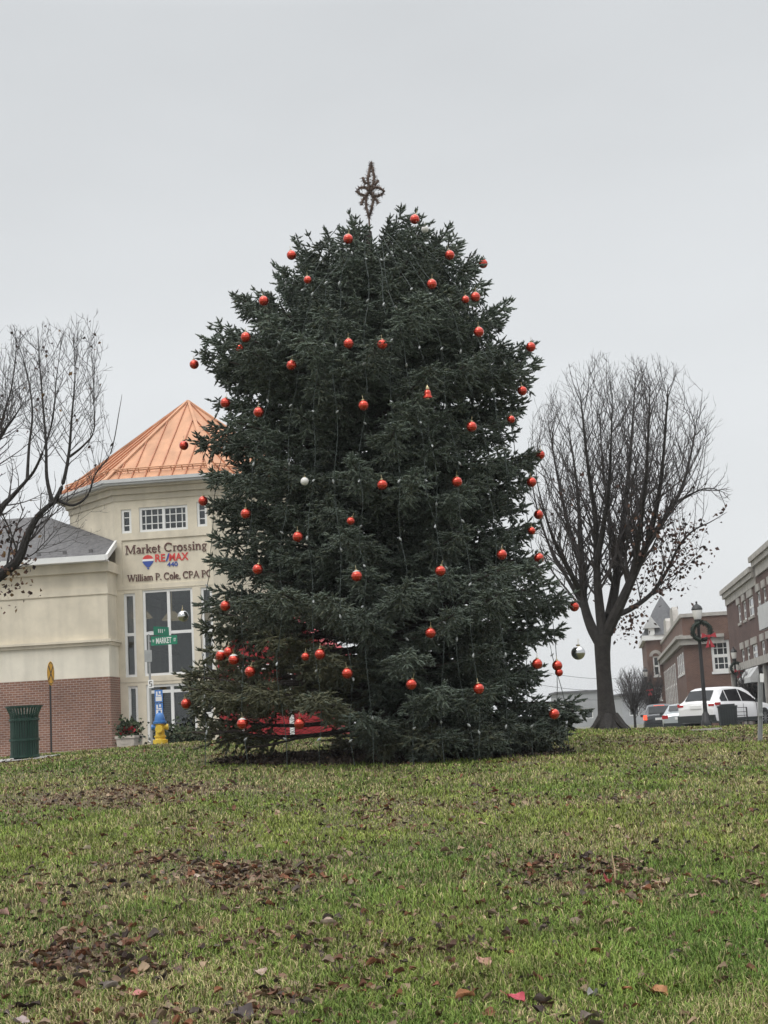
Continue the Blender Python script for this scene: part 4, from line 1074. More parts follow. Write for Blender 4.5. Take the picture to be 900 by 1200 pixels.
# ------------------------------------------------------------------ balls
BALLS = [
 (408, 280, 'r', 'red ball just below the star, nearest it on its left'), (486, 257, 'r', 'topmost red ball, just right of the star'), (498, 268.6, 'w', 'small whitish ball just under the topmost red one'),
 (341.6, 299, 'r', 'dark red ball at the upper left outline, high up on its own'), (527, 299, 'r', 'red ball below and right of the topmost red ball'), (566, 309, 'r', 'red ball on the tip of the topmost bough at the right outline'),
 (360.5, 328, 's', 'tiny orange-red ball high on the upper left crown, deep among boughs'), (506, 333, 'r', 'red ball near the top that hangs alone on a light wire'), (309, 352.5, 'r', 'red ball on the upper left shoulder of the spruce'),
 (545.5, 351, 's', 'inner one of two red balls side by side at upper right'), (557, 348, 'r', 'outer one of two red balls side by side at upper right'), (561, 389, 'r', 'red ball on the bough under the side by side pair'),
 (408.5, 402.6, 'r', 'left one of two level red balls over the bare trunk gap'), (448, 403.6, 'r', 'right one of two level red balls over the bare trunk gap'), (288, 395, 'r', 'red ball at left outline with a smaller ball below it'),
 (281, 408, 's', 'small dark red ball tucked under a bigger one at left outline'), (341.6, 428, 'r', 'red ball inside the crown, right of the long left bough'), (227.6, 427, 'r', 'red ball at the tip of the long left bough above the copper roof'),
 (622, 406.6, 'r', 'red ball at the right outline, level with the tip of the bare tree crown'), (264, 472, 'r', 'red ball just above the peak of the copper roof'), (303, 483, 'r', 'red ball inside the crown, right of the copper roof peak'),
 (426, 475, 'r', 'red ball right in front of the bare trunk gap'), (501, 461, 'b', 'red bell-shaped ornament with gold top in the upper middle of the spruce'), (612, 458, 'r', 'red ball at right outline, second below the long upper right bough'),
 (552.7, 500, 'r', 'red ball two boughs below and right of the bell ornament'), (599, 491.5, 's', 'small dim red ball near the right outline beside the bare tree'), (215.5, 522, 'r', 'red ball hanging in front of the copper roof eave'),
 (633, 533, 'r', 'red ball against the bare tree, on the furthest right mid bough'), (448, 568, 'r', 'red ball in the very middle of the spruce'), (535.5, 564.5, 'r', 'red ball right of the middle, hung on a long light wire'),
 (357, 564, 'w', 'small white ball on the middle left of the spruce'), (623, 565, 'r', 'red ball at right outline, a little under the furthest right mid ball'), (238, 587, 'r', 'red ball in front of the small right upper tower window'),
 (288, 602, 'r', 'red ball on the left half, level with the shop name'), (411, 610.5, 's', 'small orange ball half hidden below the middle ball'), (349, 629, 'r', 'red ball low on the left half beside pale bulbs'),
 (631, 603, 'r', 'pale-topped red ball at right outline against bare limbs'), (623, 622, 's', 'small dim ball tucked under the pale-topped red one at right'), (302, 667, 'r', 'red ball right of the last word on the shop sign'),
 (418, 675, 'p', 'pale-topped red ball at centre with a light wire below it'), (588, 650, 'r', 'orange-red ball on the right half above the widest boughs'), (516, 669, 'r', 'red ball right of the pale-topped central one'),
 (631.7, 654, 'r', 'red ball at right outline where the skirt begins to widen'), (264, 710, 'r', 'red ball right of the silver ball, by the tower window'), (673, 711, 'r', 'red ball at the tip of the bough touching the bare tree limb'),
 (214.5, 722, 'v', 'silver ball at the left outline in front of the tower window'), (677.5, 765, 'V', 'large silver ball hanging clear beside the bare tree trunk'), (504.5, 741.7, 'r', 'red ball in the lower middle on a sunlit bough'),
 (268, 764, 'r', 'upper red ball in the cluster over the shed corner'), (259, 768, 'p', 'left ball with pale top in the cluster over the shed corner'), (274, 773, 'p', 'lower ball with pale top in the cluster over the shed corner'),
 (293, 787, 'r', 'red ball in front of the red shed, under the cluster'), (358, 769.5, 's', 'smaller one of two level red balls over the shed roof'), (375, 766.7, 'r', 'bigger one of two level red balls over the shed roof'),
 (629.5, 778, 'r', 'red ball low on the right, inside of the big silver ball'), (653, 780, 'r', 'upper red ball of a touching pair under the big silver ball'), (655, 788, 's', 'lower red ball of a touching pair under the big silver ball'),
 (407, 789, 'r', 'red ball low on the spruce just right of the shed'), (482, 802, 'r', 'red ball low in the middle of the skirt'), (561, 807, 'r', 'red ball low on the right half of the skirt, on a wire'),
 (218, 824.5, 'r', 'red ball at the far left low bough by the hydrant'), (284, 848, 'p', 'pale-topped red ball lowest over the red shed wall'), (351, 848, 'r', 'red ball low over the foot of the red shed'),
 (649.5, 836.7, 'r', 'lowest red ball on the right end of the skirt')]
def ball_mesh(r):
    m = MB(); n = 14
    pr_ = [(r * math.sin(math.pi * i / n) + (1e-4 if i in (0, n) else 0), -r * math.cos(math.pi * i / n)) for i in range(n + 1)]
    return m.lathe(pr_, n=20)
def cap_mesh(r): return MB().lathe([(r * .26, r * .93), (r * .28, r * 1.16), (r * .2, r * 1.18)], n=10).tube([(0, 0, r * 1.17), (r * .09, 0, r * 1.3), (0, 0, r * 1.4), (0, 0, r * 2.0)], r * .04, 5)
protos = {}
for px, py, kind, lab in BALLS:
    q = on_crown(px, py, 1.0)
    d = ray(px, py); q = q - d * 0.06
    r = {'r': .072, 'p': .074, 's': .056, 'w': .055, 'v': .082, 'V': .104, 'b': .07}[kind]
    key = kind
    if key not in protos:
        e_ = empty('ball_ornament' if kind != 'b' else 'bell_ornament', (0, 0, 0))
        mm = {'r': 'red_ball', 'p': 'red_ball', 's': 'red_ball', 'w': 'white_ball', 'v': 'silver_ball', 'V': 'silver_ball', 'b': 'red_ball'}[kind]
        if kind == 'b':
            bell = MB().lathe([(.026, .05), (.042, .035), (.05, 0), (.052, -.025), (.068, -.05), (.068, -.06), (.055, -.06), (.03, -.02)], n=18)
            bell.build('bell', M['red_ball'], e_, smooth=True, sharp=50)
            MB().lathe([(.012, .045), (.028, .055), (.026, .08), (.008, .10), (.004, .12)], n=12).build('cap', M['ball_cap'], e_, smooth=True)
            MB().lathe([(.004, -.055), (.018, -.065), (.018, -.078), (.004, -.088)], n=10).build('clapper', M['ball_cap'], e_, smooth=True)
        else:
            ball_mesh(r).build('ball', M[mm], e_, smooth=True, sharp=180)
            if kind == 'p':
                k = 7; MB().lathe([(r * 1.006 * math.sin(math.pi * i / 14) + 1e-4, r * 1.006 * math.cos(math.pi * i / 14)) for i in range(4, -1, -1)], n=20).build('pale_top', M['white_ball'], e_, smooth=True, sharp=180)  # white cap laid over the top of the red ball
            cap_mesh(r).build('cap', M['ball_cap'], e_, smooth=True)
        protos[key] = e_; o = e_
    else: o = copy_tree(protos[key])
    o.location = q; o.rotation_euler = (rng.normal(0, .12), rng.normal(0, .12), rng.uniform(0, 6))
    tag(o, lab, 'ornament' if kind != 'b' else 'bell', 'balls hung on the spruce')

# ------------------------------------------------------------------ light strings down the spruce
STR = [((398, 262), (338, 330), (292, 410), (262, 520), (246, 640), (236, 760), (243, 878)),
       ((405, 268), (355, 340), (318, 430), (300, 540), (286, 660), (282, 780), (290, 884)),
       ((410, 272), (366, 345), (346, 440), (338, 540), (330, 660), (326, 770), (334, 872)),
       ((415, 275), (385, 330), (372, 440), (366, 560), (362, 660), (372, 780), (376, 880)),
       ((420, 278), (398, 330), (392, 440), (394, 560), (398, 680), (410, 790), (414, 884)),
       ((430, 280), (430, 350), (428, 460), (422, 560), (424, 640), (428, 700), (434, 860)),
       ((438, 280), (452, 355), (458, 420), (466, 560), (474, 660), (476, 740), (486, 884)),
       ((444, 278), (462, 360), (484, 460), (500, 560), (512, 640), (518, 720), (520, 886)),
       ((450, 276), (480, 340), (500, 440), (506, 520), (514, 620), (534, 740), (552, 862)),
       ((455, 272), (505, 345), (520, 440), (534, 540), (546, 640), (556, 760), (562, 886)),
       ((460, 270), (524, 350), (548, 440), (572, 540), (580, 640), (588, 760), (600, 880)),
       ((466, 268), (536, 330), (570, 420), (590, 520), (604, 640), (618, 760), (622, 884)),
       ((470, 266), (535, 330), (576, 420), (588, 520), (604, 640), (648, 760), (668, 872)),
       ((474, 262), (545, 320), (588, 400), (598, 470), (614, 600), (645, 720), (660, 868))]
ORD = ['first', 'second', 'third', 'fourth', 'fifth', 'sixth', 'seventh', 'eighth', 'ninth', 'tenth', 'eleventh', 'twelfth', 'thirteenth', 'last']
bulb0 = None
for i, pts in enumerate(STR):
    ctl = []
    for px, py in pts:
        q = on_crown(px, py, .955)
        if py > 855:
            d = ray(px, py); q = on_crown(px, 840, .97); q = Vector((EYE.x + d.x * q.y / d.y, q.y, gz1(q.x, q.y) + rng.uniform(.02, .10)))
        ctl.append(np.array(q))
    ctl = np.array(ctl); tt = np.linspace(0, len(ctl) - 1, 90)
    path = np.stack([np.interp(tt, range(len(ctl)), ctl[:, k]) for k in range(3)], 1)
    path[:, 1] += .05 * np.sin(tt * 9 + i) + .04 * rng.normal(0, .5, 90); path[:, 0] += .03 * np.sin(tt * 5 + i * 2)
    base = Vector(path[0])
    e_ = empty('light_string', base)
    tag(e_, f'{ORD[i]} dark light wire with pale bulbs, counting from the left outline of the spruce', 'string lights', 'light wires hung down the spruce')
    MB().tube([Vector(q) - base for q in path], .005, 4).build('wire', M['wire_green'], e_)
    n = 9
    for k in range(n):
        x = path[int((k + .6) / n * 89)]
        if bulb0 is None:
            bulb0 = MB().lathe([(.006, .022), (.008, .01), (.014, .0), (.016, -.014), (.010, -.034), (.002, -.044)], n=8).build('bulb', M['bulb'], e_, smooth=True); b = bulb0
        else: b = bulb0.copy(); COL.objects.link(b); b.parent = e_
        b.location = Vector(x) - base + Vector((rng.uniform(-.02, .02), -.03, 0)); b.rotation_euler = (rng.uniform(-1, 1), rng.uniform(-1, 1), 0)

# ------------------------------------------------------------------ bare trees
class Bare:
    def __init__(s): s.trunk, s.tw, s.tips = MB(), MB(), []
    def limb(s, pts, r0, r1, n=7, mb=None):
        P = [Vector(p) for p in pts]
        # catmull-rom smoothing
        out = []
        for i in range(len(P) - 1):
            a, b, c, d = P[max(i - 1, 0)], P[i], P[i + 1], P[min(i + 2, len(P) - 1)]
            for k in range(5):
                t = k / 5; out.append(0.5 * ((2 * b) + (c - a) * t + (2 * a - 5 * b + 4 * c - d) * t * t + (3 * b - a - 3 * c + d) * t ** 3))
        out.append(P[-1]); m = len(out)
        rad = [r0 + (r1 - r0) * (i / (m - 1)) ** .85 for i in range(m)]
        (mb or s.trunk).tube(out, rad, n)
        return out, rad
    def grow(s, p, d, L, r, lev, inside, up=.25):
        """one ascending twig with side twigs; stays inside the crown"""
        n = 6; pts = [Vector(p)]; d = Vector(d).normalized()
        for i in range(n):
            d = (d + Vector((rng.normal(0, .09), rng.normal(0, .09), up * .5 + rng.normal(0, .05)))).normalized()
            q = pts[-1] + d * (L / n)
            if not inside(q): break
            pts.append(q)
        if len(pts) < 3: return
        m = len(pts)
        s.tw.tube(pts, [r * (1 - .72 * i / (m - 1)) for i in range(m)], 5 if lev > 1 else 3, cap=False)
        s.tips.append(pts[-1])
        if lev <= 0: return
        k = max(2, int(L * (m - 1) / n / (.23 if lev > 1 else .18)))
        for j in range(k):
            u = (j + rng.uniform(.2, 1)) / k * (m - 1); i = min(m - 2, int(u)); q = pts[i] + (pts[i + 1] - pts[i]) * (u - i)
            t = (pts[i + 1] - pts[i]).normalized()
            side = t.cross(Vector(rng.normal(0, 1, 3))).normalized()
            s.grow(q, t * .8 + side * rng.uniform(.5, 1.0), L * rng.uniform(.26, .56) * (1 - .25 * u / m), max(.0042, r * .52), lev - 1, inside, up)

def leaf_cards(spots, size, cols, jitter=.5):
    V, F, Cc = [], [], []
    for p in spots:
        a = nrm(rng.normal(0, 1, 3) + np.array([0, 0, -jitter])); b = nrm(np.cross(a, rng.normal(0, 1, 3))); n = np.cross(a, b)
        L = size * rng.uniform(.7, 1.3); w = L * .38; p = np.array(p); c = cols[rng.integers(len(cols))] * rng.uniform(.75, 1.25)
        k = len(V); cur = n * L * rng.uniform(-.2, .25)
        V += [p, p + a * L * .45 + b * w + cur, p + a * L, p + a * L * .45 - b * w + cur, p + a * L * .5]
        F += [(k, k + 1, k + 4), (k + 1, k + 2, k + 4), (k + 2, k + 3, k + 4), (k + 3, k, k + 4)]; Cc += [c] * 5
    return np.array(V), np.array(F), np.array(Cc)

# --- big bare tree on the right
YB = 34.0
b0 = at(714, 853, YB); gzb = gz1(b0.x, YB)
BT = empty('bare_tree', (b0.x, YB, gzb - .03)); tag(BT, 'big leafless tree with thick trunk and upswept limbs beside the spruce', 'tree')
O_ = Vector((b0.x, YB, gzb - .03))
def bp_(px, py, dy=0.0): q = at(px, py, YB + dy); return q - O_
T = Bare()
f1 = at(708, 748, YB).z - O_.z
T.trunk.tube([bp_(714, 858), bp_(713, 848), bp_(711, 835), bp_(709, 810), bp_(707, 785), bp_(706, 765), bp_(706, 744)], [.40, .27, .205, .18, .17, .178, .205], 14)
for a in range(6):
    an = a * 1.05 + .3; T.trunk.tube([Vector((math.cos(an) * .15, math.sin(an) * .15, .35)), Vector((math.cos(an) * .34, math.sin(an) * .34, .12)), Vector((math.cos(an) * .62, math.sin(an) * .62, -.08))], [.11, .09, .04], 7)
LIMBS = [  # pixel polylines with depth offsets, start radius, end radius
 ([(705, 756, 0), (693, 735, .1), (684, 705, .2), (682, 670, .3), (680, 620, .4), (675, 560, .5), (666, 500, .7)], .17, .02),
 ([(690, 722, .1), (664, 676, .4), (644, 640, .7), (628, 590, .9), (618, 530, 1.0)], .07, .012),
 ([(683, 700, .2), (668, 670, -.2), (652, 640, -.5), (638, 600, -.8), (628, 560, -1.0)], .09, .016),
 ([(682, 665, .3), (670, 630, .8), (660, 590, 1.2), (650, 540, 1.5), (642, 490, 1.7)], .09, .015),
 ([(707, 745, 0), (703, 715, 0), (700, 680, -.1), (699, 640, -.2), (697, 600, -.4), (690, 555, -.6), (684, 500, -.8), (680, 460, -1.0)], .15, .018),
 ([(700, 655, -.2), (708, 610, -.5), (714, 570, -.8), (716, 520, -1.1), (718, 460, -1.3)], .09, .015),
 ([(709, 745, 0), (716, 715, .2), (722, 680, .3), (727, 640, .4), (732, 600, .5), (737, 550, .6), (741, 500, .8), (745, 440, 1.0)], .165, .018),
 ([(724, 670, .3), (718, 630, .9), (712, 590, 1.3), (706, 540, 1.6), (702, 480, 1.8)], .085, .014),
 ([(711, 742, 0), (727, 708, -.2), (742, 675, -.4), (757, 640, -.6), (768, 600, -.8), (775, 560, -1.0), (780, 500, -1.2), (783, 450, -1.3)], .17, .018),
 ([(757, 640, -.6), (774, 615, -.4), (790, 590, -.2), (803, 560, 0), (812, 520, .2), (818, 480, .3)], .095, .014),
 ([(742, 675, -.4), (750, 620, -1.0), (757, 560, -1.5), (760, 500, -1.8), (762, 450, -1.9)], .09, .015),
 ([(720, 722, .2), (742, 712, .6), (765, 694, 1.0), (782, 668, 1.2), (796, 640, 1.3), (812, 622, 1.3), (832, 612, 1.3), (852, 600, 1.3)], .085, .008),
 ([(790, 590, -.2), (812, 578, -.6), (832, 572, -.9), (855, 580, -1.1)], .04, .006),
 ([(727, 640, .4), (745, 600, 1.2), (760, 555, 1.6), (772, 500, 1.9)], .07, .013),
]
CX, CZ = at(733, 565, YB).x - O_.x, at(733, 565, YB).z - O_.z
RX, RZ = (at(846, 565, YB) - at(614, 565, YB)).x / 2, (at(733, 414, YB) - at(733, 720, YB)).z / 2
def ins(q): return abs((q.x - CX) / RX) ** 2.6 + (q.y / 2.8) ** 2 + abs((q.z - CZ) / RZ) ** 2.8 < 1.0 + .06 * math.sin(q.x * 9) + .05 * math.sin(q.y * 11 + q.x * 4)
for pts, r0, r1 in LIMBS:
    out, rad = T.limb([bp_(*p) for p in pts], r0 * .90, r1 * .45, 8)
    n = len(out); Lq = sum((out[i + 1] - out[i]).length for i in range(n - 1))
    k = int(Lq / .14)
    for j in range(k):
        u = (.22 + .78 * (j + rng.uniform(0, 1)) / k) * (n - 1); i = min(n - 2, int(u)); q = out[i]; t = (out[i + 1] - out[i]).normalized()
        side = t.cross(Vector(rng.normal(0, 1, 3))).normalized()
        T.grow(q, t * .6 + side * rng.uniform(.35, .8) + Vector((0, 0, .25)), rng.uniform(.8, 2.0), max(.0105, rad[i] * .32), 2, ins, .24)
T.trunk.build('trunk', M['bark'], BT, smooth=True)
T.tw.build('crown', M['twig'], BT)
BR = [np.array(c) for c in ((.10, .052, .04), (.07, .04, .034), (.14, .075, .05), (.05, .032, .03))]
tips = [q for q in T.tips if (lambda a: True)(q)]
lv = []
for q in T.tips:
    w = (q.x - CX) / RX; h = (q.z - CZ) / RZ
    if w > -.05 and h < -.28 and rng.random() < .75: lv += [q + Vector(rng.normal(0, .10, 3)) for _ in range(2)]
    elif h < .1 and rng.random() < .03: lv.append(q + Vector((0, 0, -rng.uniform(0, .4))))
cl = [bp_(728, 722, .5), bp_(742, 716, .6), bp_(735, 735, .4), bp_(755, 708, .8), bp_(775, 690, 1.0), bp_(790, 660, 1.2), bp_(806, 640, 1.2), bp_(770, 660, 0), bp_(760, 680, .4), bp_(815, 655, .9), bp_(800, 680, .9), bp_(722, 735, .3), bp_(742, 730, .2)]
for c_ in cl: lv += [c_ + Vector(rng.normal(0, .22, 3)) for _ in range(26)]
v, f, c_ = leaf_cards(lv, .10, BR); npmesh('dead_leaves', v, f, M['leaf'], c_, BT)

# --- bare tree reaching in from the left
YL = 27.0
b0 = at(-95, 868, YL); O2 = Vector((b0.x, YL, gz1(b0.x, YL) - .03))
LT = empty('bare_tree', O2); tag(LT, 'leafless tree reaching in over the grey shingle roof, trunk outside the picture', 'tree')
def lp(px, py, dy=0.0): return at(px, py, YL + dy) - O2
T = Bare()
T.trunk.tube([Vector((0, 0, -.15)), lp(-95, 850), lp(-92, 800), lp(-88, 750), lp(-82, 716)], [.36, .24, .2, .19, .19], 12)
LIM2 = [([(-84, 730, 0), (-40, 702, -.1), (0, 674, -.2), (22, 655, -.3), (32, 628, -.35), (46, 603, -.4), (66, 586, -.4)], .12, .055),
        ([(64, 588, -.4), (74, 566, -.5), (81, 530, -.5), (84, 490, -.5), (88, 440, -.4), (86, 395, -.3)], .04, .007),
        ([(62, 590, -.4), (55, 560, -.3), (54, 520, -.2), (50, 470, 0), (46, 420, 0), (44, 384, .1)], .036, .006),
        ([(66, 586, -.4), (86, 592, -.4), (103, 580, -.4), (112, 555, -.4), (130, 530, -.4), (140, 480, -.4), (143, 462, -.4)], .026, .004),
        ([(82, 535, -.5), (98, 522, -.7), (110, 505, -.8), (110, 470, -.8), (108, 425, -.8)], .022, .005),
        ([(-70, 700, .3), (-30, 650, .5), (0, 598, .6), (14, 582, .7), (32, 562, .7)], .09, .04),
        ([(30, 564, .7), (40, 552, .6), (52, 525, .5), (62, 490, .5), (66, 445, .5), (72, 400, .5)], .03, .006),
        ([(32, 562, .7), (34, 525, .8), (38, 480, .9), (30, 430, 1.0), (18, 395, 1.0)], .03, .006),
        ([(-60, 690, -.5), (-30, 610, -.9), (-10, 540, -1.0), (0, 512, -1.0), (16, 490, -1.0), (28, 470, -1.0)], .07, .006),
        ([(-84, 725, .2), (-90, 620, .5), (-92, 520, .6), (-90, 430, .6)], .1, .01), ([(-82, 720, -.2), (-60, 610, -.6), (-45, 500, -.8), (-40, 420, -.8)], .09, .01),
        ([(-88, 730, .3), (-130, 660, .5), (-160, 570, .6), (-175, 480, .6)], .1, .01),
        ([(24, 655, -.3), (38, 650, -.5), (52, 636, -.6), (68, 618, -.6)], .014, .003), ([(-20, 560, -.4), (0, 500, -.3), (14, 452, -.2), (20, 394, -.2)], .03, .005)]
for pts, r0, r1 in LIM2:
    out, rad = T.limb([lp(*p) for p in pts], r0 * 1.2, r1 * .7, 7)
    n = len(out); Lq = sum((out[i + 1] - out[i]).length for i in range(n - 1))
    thick = r0 > .08; k = int(Lq / (.30 if thick else .11))
    for j in range(k):
        u = (.3 + .7 * (j + rng.uniform(0, 1)) / k) * (n - 1); i = min(n - 2, int(u)); q = out[i]; t = (out[i + 1] - out[i]).normalized()
        side = t.cross(Vector(rng.normal(0, 1, 3))).normalized()
        top = lp(60, 384).z; right = lp(138, 500).x
        T.grow(q, t * .65 + side * rng.uniform(.4, .8), rng.uniform(.5, 1.3), max(.0055, rad[i] * .3), 2 if not thick else 1, lambda z: z.z < top and z.x < right, .22)
T.trunk.build('trunk', M['bark'], LT, smooth=True); T.tw.build('crown', M['twig'], LT)
lv = []
for c_, n_, sg_ in ((lp(12, 625, -.1), 60, .3), (lp(20, 680, -.2), 60, .22), (lp(14, 650, -.2), 45, .25), (lp(-20, 660, .2), 60, .4), (lp(5, 700, -.3), 16, .15)):
    lv += [c_ + Vector(rng.normal(0, sg_, 3)) for _ in range(n_)]
lv += [q for q in T.tips if rng.random() < .03]
v, f, c_ = leaf_cards(lv, .085, BR + [np.array((.2, .12, .05))]); npmesh('dead_leaves', v, f, M['leaf'], c_, LT)

# --- small bare street trees far down the street
def small_tree(px, py, Yd, hpx, lab, name='street_tree', wide=.3, leaf=False):
    q = at(px, py, Yd); H = at(px, py - hpx, Yd).z - .1; O3 = Vector((q.x, Yd, gz1(q.x, Yd)))
    e_ = empty(name, O3); tag(e_, lab, 'tree', 'bare street trees along the main street')
    T = Bare(); T.trunk.tube([Vector((0, 0, -.05)), Vector((.02, 0, H * .25)), Vector((0, .03, H * .4))], [.13, .1, .08], 7)
    i3 = lambda z: (z.x / (H * wide)) ** 2 + (z.y / (H * wide)) ** 2 + ((z.z - H * .6) / (H * .42)) ** 2 < 1
    for k in range(26):
        a = rng.uniform(0, 6.28); z = H * rng.uniform(.22, .42)
        T.grow(Vector((0, 0, z)), Vector((math.cos(a) * .6, math.sin(a) * .6, .9)), H * rng.uniform(.4, .65), .035, 2, i3, .2)
    T.trunk.build('trunk', M['bark'], e_, smooth=True); T.tw.build('crown', M['twig'], e_)
small_tree(744, 848, 118, 84, 'small bushy bare tree in front of the turret house, nearest the trunk')
small_tree(764, 848, 126, 92, 'narrow bare tree by the furthest lamp post, covering the turret house corner', wide=.2)
small_tree(886, 845, 88, 80, 'bare young tree in front of the shop awnings of the dark brick block')
# ------------------------------------------------------------------ street furniture
def ground_at(px, py, Y):
    q = at(px, py, Y); return Vector((q.x, Y, gz1(q.x, Y)))

# green slatted litter bin on the left
p = ground_at(29, 886, 29.0); B_ = empty('litter_bin', p + Vector((0, 0, .02)), -R(6)); tag(B_, 'dark green slatted metal litter bin with flared rim before the brick wall', 'litter bin', )
H = (at(29, 829, 29).z - p.z); rb = .27
m = MB()
for k in range(34):
    a = 2 * math.pi * k / 34; c, s_ = math.cos(a), math.sin(a)
    t = Vector((-s_, c, 0)) * .017
    prof = [(rb, .06), (rb, H * .78), (rb + .015, H * .86), (rb + .06, H * .955), (rb + .075, H)]
    for (r0, z0), (r1, z1) in zip(prof, prof[1:]):
        A0, A1 = Vector((c * r0, s_ * r0, z0)), Vector((c * r1, s_ * r1, z1))
        m.prism([A0 - t, A0 + t, A1 + t, A1 - t], (-c * .008, -s_ * .008, 0))
m.build('slatted_body', M['green_metal'], B_)
def hoop(z, r, w=.02, h=.05):
    m = MB(); n = 36
    V = []; F = []
    for k in range(n):
        a = 2 * math.pi * k / n; c, s_ = math.cos(a), math.sin(a)
        V += [(c * r, s_ * r, z), (c * (r + w), s_ * (r + w), z), (c * (r + w), s_ * (r + w), z + h), (c * r, s_ * r, z + h)]
    for k in range(n):
        i, j = k * 4, ((k + 1) % n) * 4
        for q in range(4): F.append((i + q, j + q, j + (q + 1) % 4, i + (q + 1) % 4))
    m.add(V, F); return m
for z, r in ((.03, rb - .004), (H * .34, rb + .002), (H * .72, rb + .002)): hoop(z, r).build('band', M['green_metal'], B_)
hoop(H - .02, rb + .06, .03, .03).build('rim', M['green_metal'], B_)
m = MB(); m.lathe([(.2, 0), (.22, .03), (.24, .05), (.24, .07)], n=24); m.build('base', M['green_metal'], B_)
m = MB(); m.lathe([(.235, .08), (.24, H * .8), (.235, H * .84), (.215, H * .84), (.21, .1)], n=24); m.build('liner', M['dark_plastic'], B_)

# round yellow crossing sign, seen almost edge on
p = ground_at(61, 880, 44.0); S_ = empty('warning_sign', Vector((p.x, p.y, gz1(p.x, 44) - .0)), R(86)); tag(S_, 'round yellow warning sign with black cross, turned almost edge on before the brick wall', 'road sign')
zc = at(62, 789, 44).z - p.z; zp = at(62, 775, 44).z - p.z
MB().box(-.03, .03, .0, .04, -.4, zc + .3).build('post', M['black_metal'], S_)
rs = zp - zc
m = MB(); n = 32
m.prism([Vector((rs * math.cos(2 * math.pi * k / n), -.006, zc + rs * math.sin(2 * math.pi * k / n))) for k in range(n)], (0, .006, 0)); pl = m.build('sign_plate', M['sign_yellow'], S_)
m = MB()
ring = [Vector((rs * .93 * math.cos(2 * math.pi * k / n), -.0075, zc + rs * .93 * math.sin(2 * math.pi * k / n))) for k in range(n)]
rin = [Vector((rs * .86 * math.cos(2 * math.pi * k / n), -.0075, zc + rs * .86 * math.sin(2 * math.pi * k / n))) for k in range(n)]
for k in range(n): j = (k + 1) % n; m.prism([ring[k], ring[j], rin[j], rin[k]], (0, .0015, 0))
for i, a in enumerate((45, 135)):
    d_ = Vector((math.cos(R(a)), 0, math.sin(R(a)))); w_ = Vector((-d_.z, 0, d_.x)) * rs * .09; c_ = Vector((0, -.008 - .001 * i, zc))
    m.prism([c_ - d_ * rs * .84 - w_, c_ + d_ * rs * .84 - w_, c_ + d_ * rs * .84 + w_, c_ - d_ * rs * .84 + w_], (0, .0008, 0))
m.build('black_cross', M['black_metal'], pl)

# street name post
YS = 40.0
p = ground_at(178, 875, YS); q = at(178, 878, YS); base = Vector((q.x, YS, .05))
N_ = empty('street_sign', base, -R(14)); tag(N_, 'street name post with green MARKET blade before the tower windows', 'street sign')
ht = at(173.5, 745, YS).z - base.z
MB().tube([Vector((0, 0, -.1)), Vector((0, 0, ht))], .033, 8).build('post', M['galv'], N_)
SFm = Frame(base, -R(14))
def blade(a, b, zc, hh, y, text_parts, nm):
    m = MB(); m.box(a, b, y - .004, y + .004, zc - hh / 2, zc + hh / 2); bl = m.build(nm, M['sign_green'], N_)
    for s_, u, w, k in text_parts: textmesh('blade_lettering', s_, M['white'], bl, (u, y - .006, zc - hh * .5 * k), 0, w, hh * k, .015, extrude=.0015)
a, b = SFm.F(178, 751)[0], SFm.F(208.5, 749)[0]; zc = SFm.F(193, 750.5)[1]; hh = SFm.F(193, 745.2)[1] - SFm.F(193, 755.8)[1]; Lb = b - a
blade(a, b, zc, hh, -.05, [('W', a + Lb * .05, Lb * .075, .36), ('MARKET', a + Lb * .19, Lb * .59, .66), ('ST', a + Lb * .87, Lb * .085, .36)], 'name_blade')
# second blade on top, at right angles: seen foreshortened
a2, b2 = SFm.F(183.5, 740)[0], SFm.F(194.5, 740)[0]; z2 = SFm.F(189, 739.5)[1]
m = MB(); L2 = .62; m.box(-L2 / 2, L2 / 2, -.004, .004, -.115, .115); bl = m.build('cross_blade', M['sign_green'], N_)
bl.location = ((a2 + b2) / 2, 0, z2); bl.rotation_euler = (0, 0, R(72))
m = MB()
for x0, x1, z0_, z1_ in ((-.13, -.10, -.05, .05), (-.06, -.03, -.05, .05), (.02, .05, -.05, .05), (.12, .14, .0, .05)): m.box(x0, x1, -.0065, -.0045, z0_, z1_)
m.build('blade_marks', M['white'], bl)
m = MB(); m.tube([Vector((0, 0, ht)), Vector((0, 0, zc + .2))], .02, 6); m.box(a, .02, -.045, .0, zc - .02, zc + .02); m.tube([Vector((0, 0, z2)), Vector(((a2 + b2) / 2, 0, z2))], .012, 5); m.build('bracket', M['galv'], N_)
xa, za_ = SFm.F(170.5, 776); xb, zb_ = SFm.F(178.5, 761.5)
MB().box(xa, xb, -.05, -.04, za_, zb_).build('sign_back', M['galv'], N_)
xa, za_ = SFm.F(174.5, 806.5); xb, zb_ = SFm.F(180.5, 796.5)
pp = MB().box(xa, xb, -.05, -.044, za_, zb_).build('small_plate', M['white'], N_)
m = MB(); hq = zb_ - za_; wq = xb - xa
for a_, b_, c_, d_ in ((.25, .75, .74, .82), (.25, .75, .46, .54), (.25, .75, .18, .26), (.62, .78, .26, .46), (.22, .38, .54, .74)): m.box(xa + wq * a_, xa + wq * b_, -.053, -.0505, za_ + hq * c_, za_ + hq * d_)
m.build('plate_print', M['black_metal'], pp)

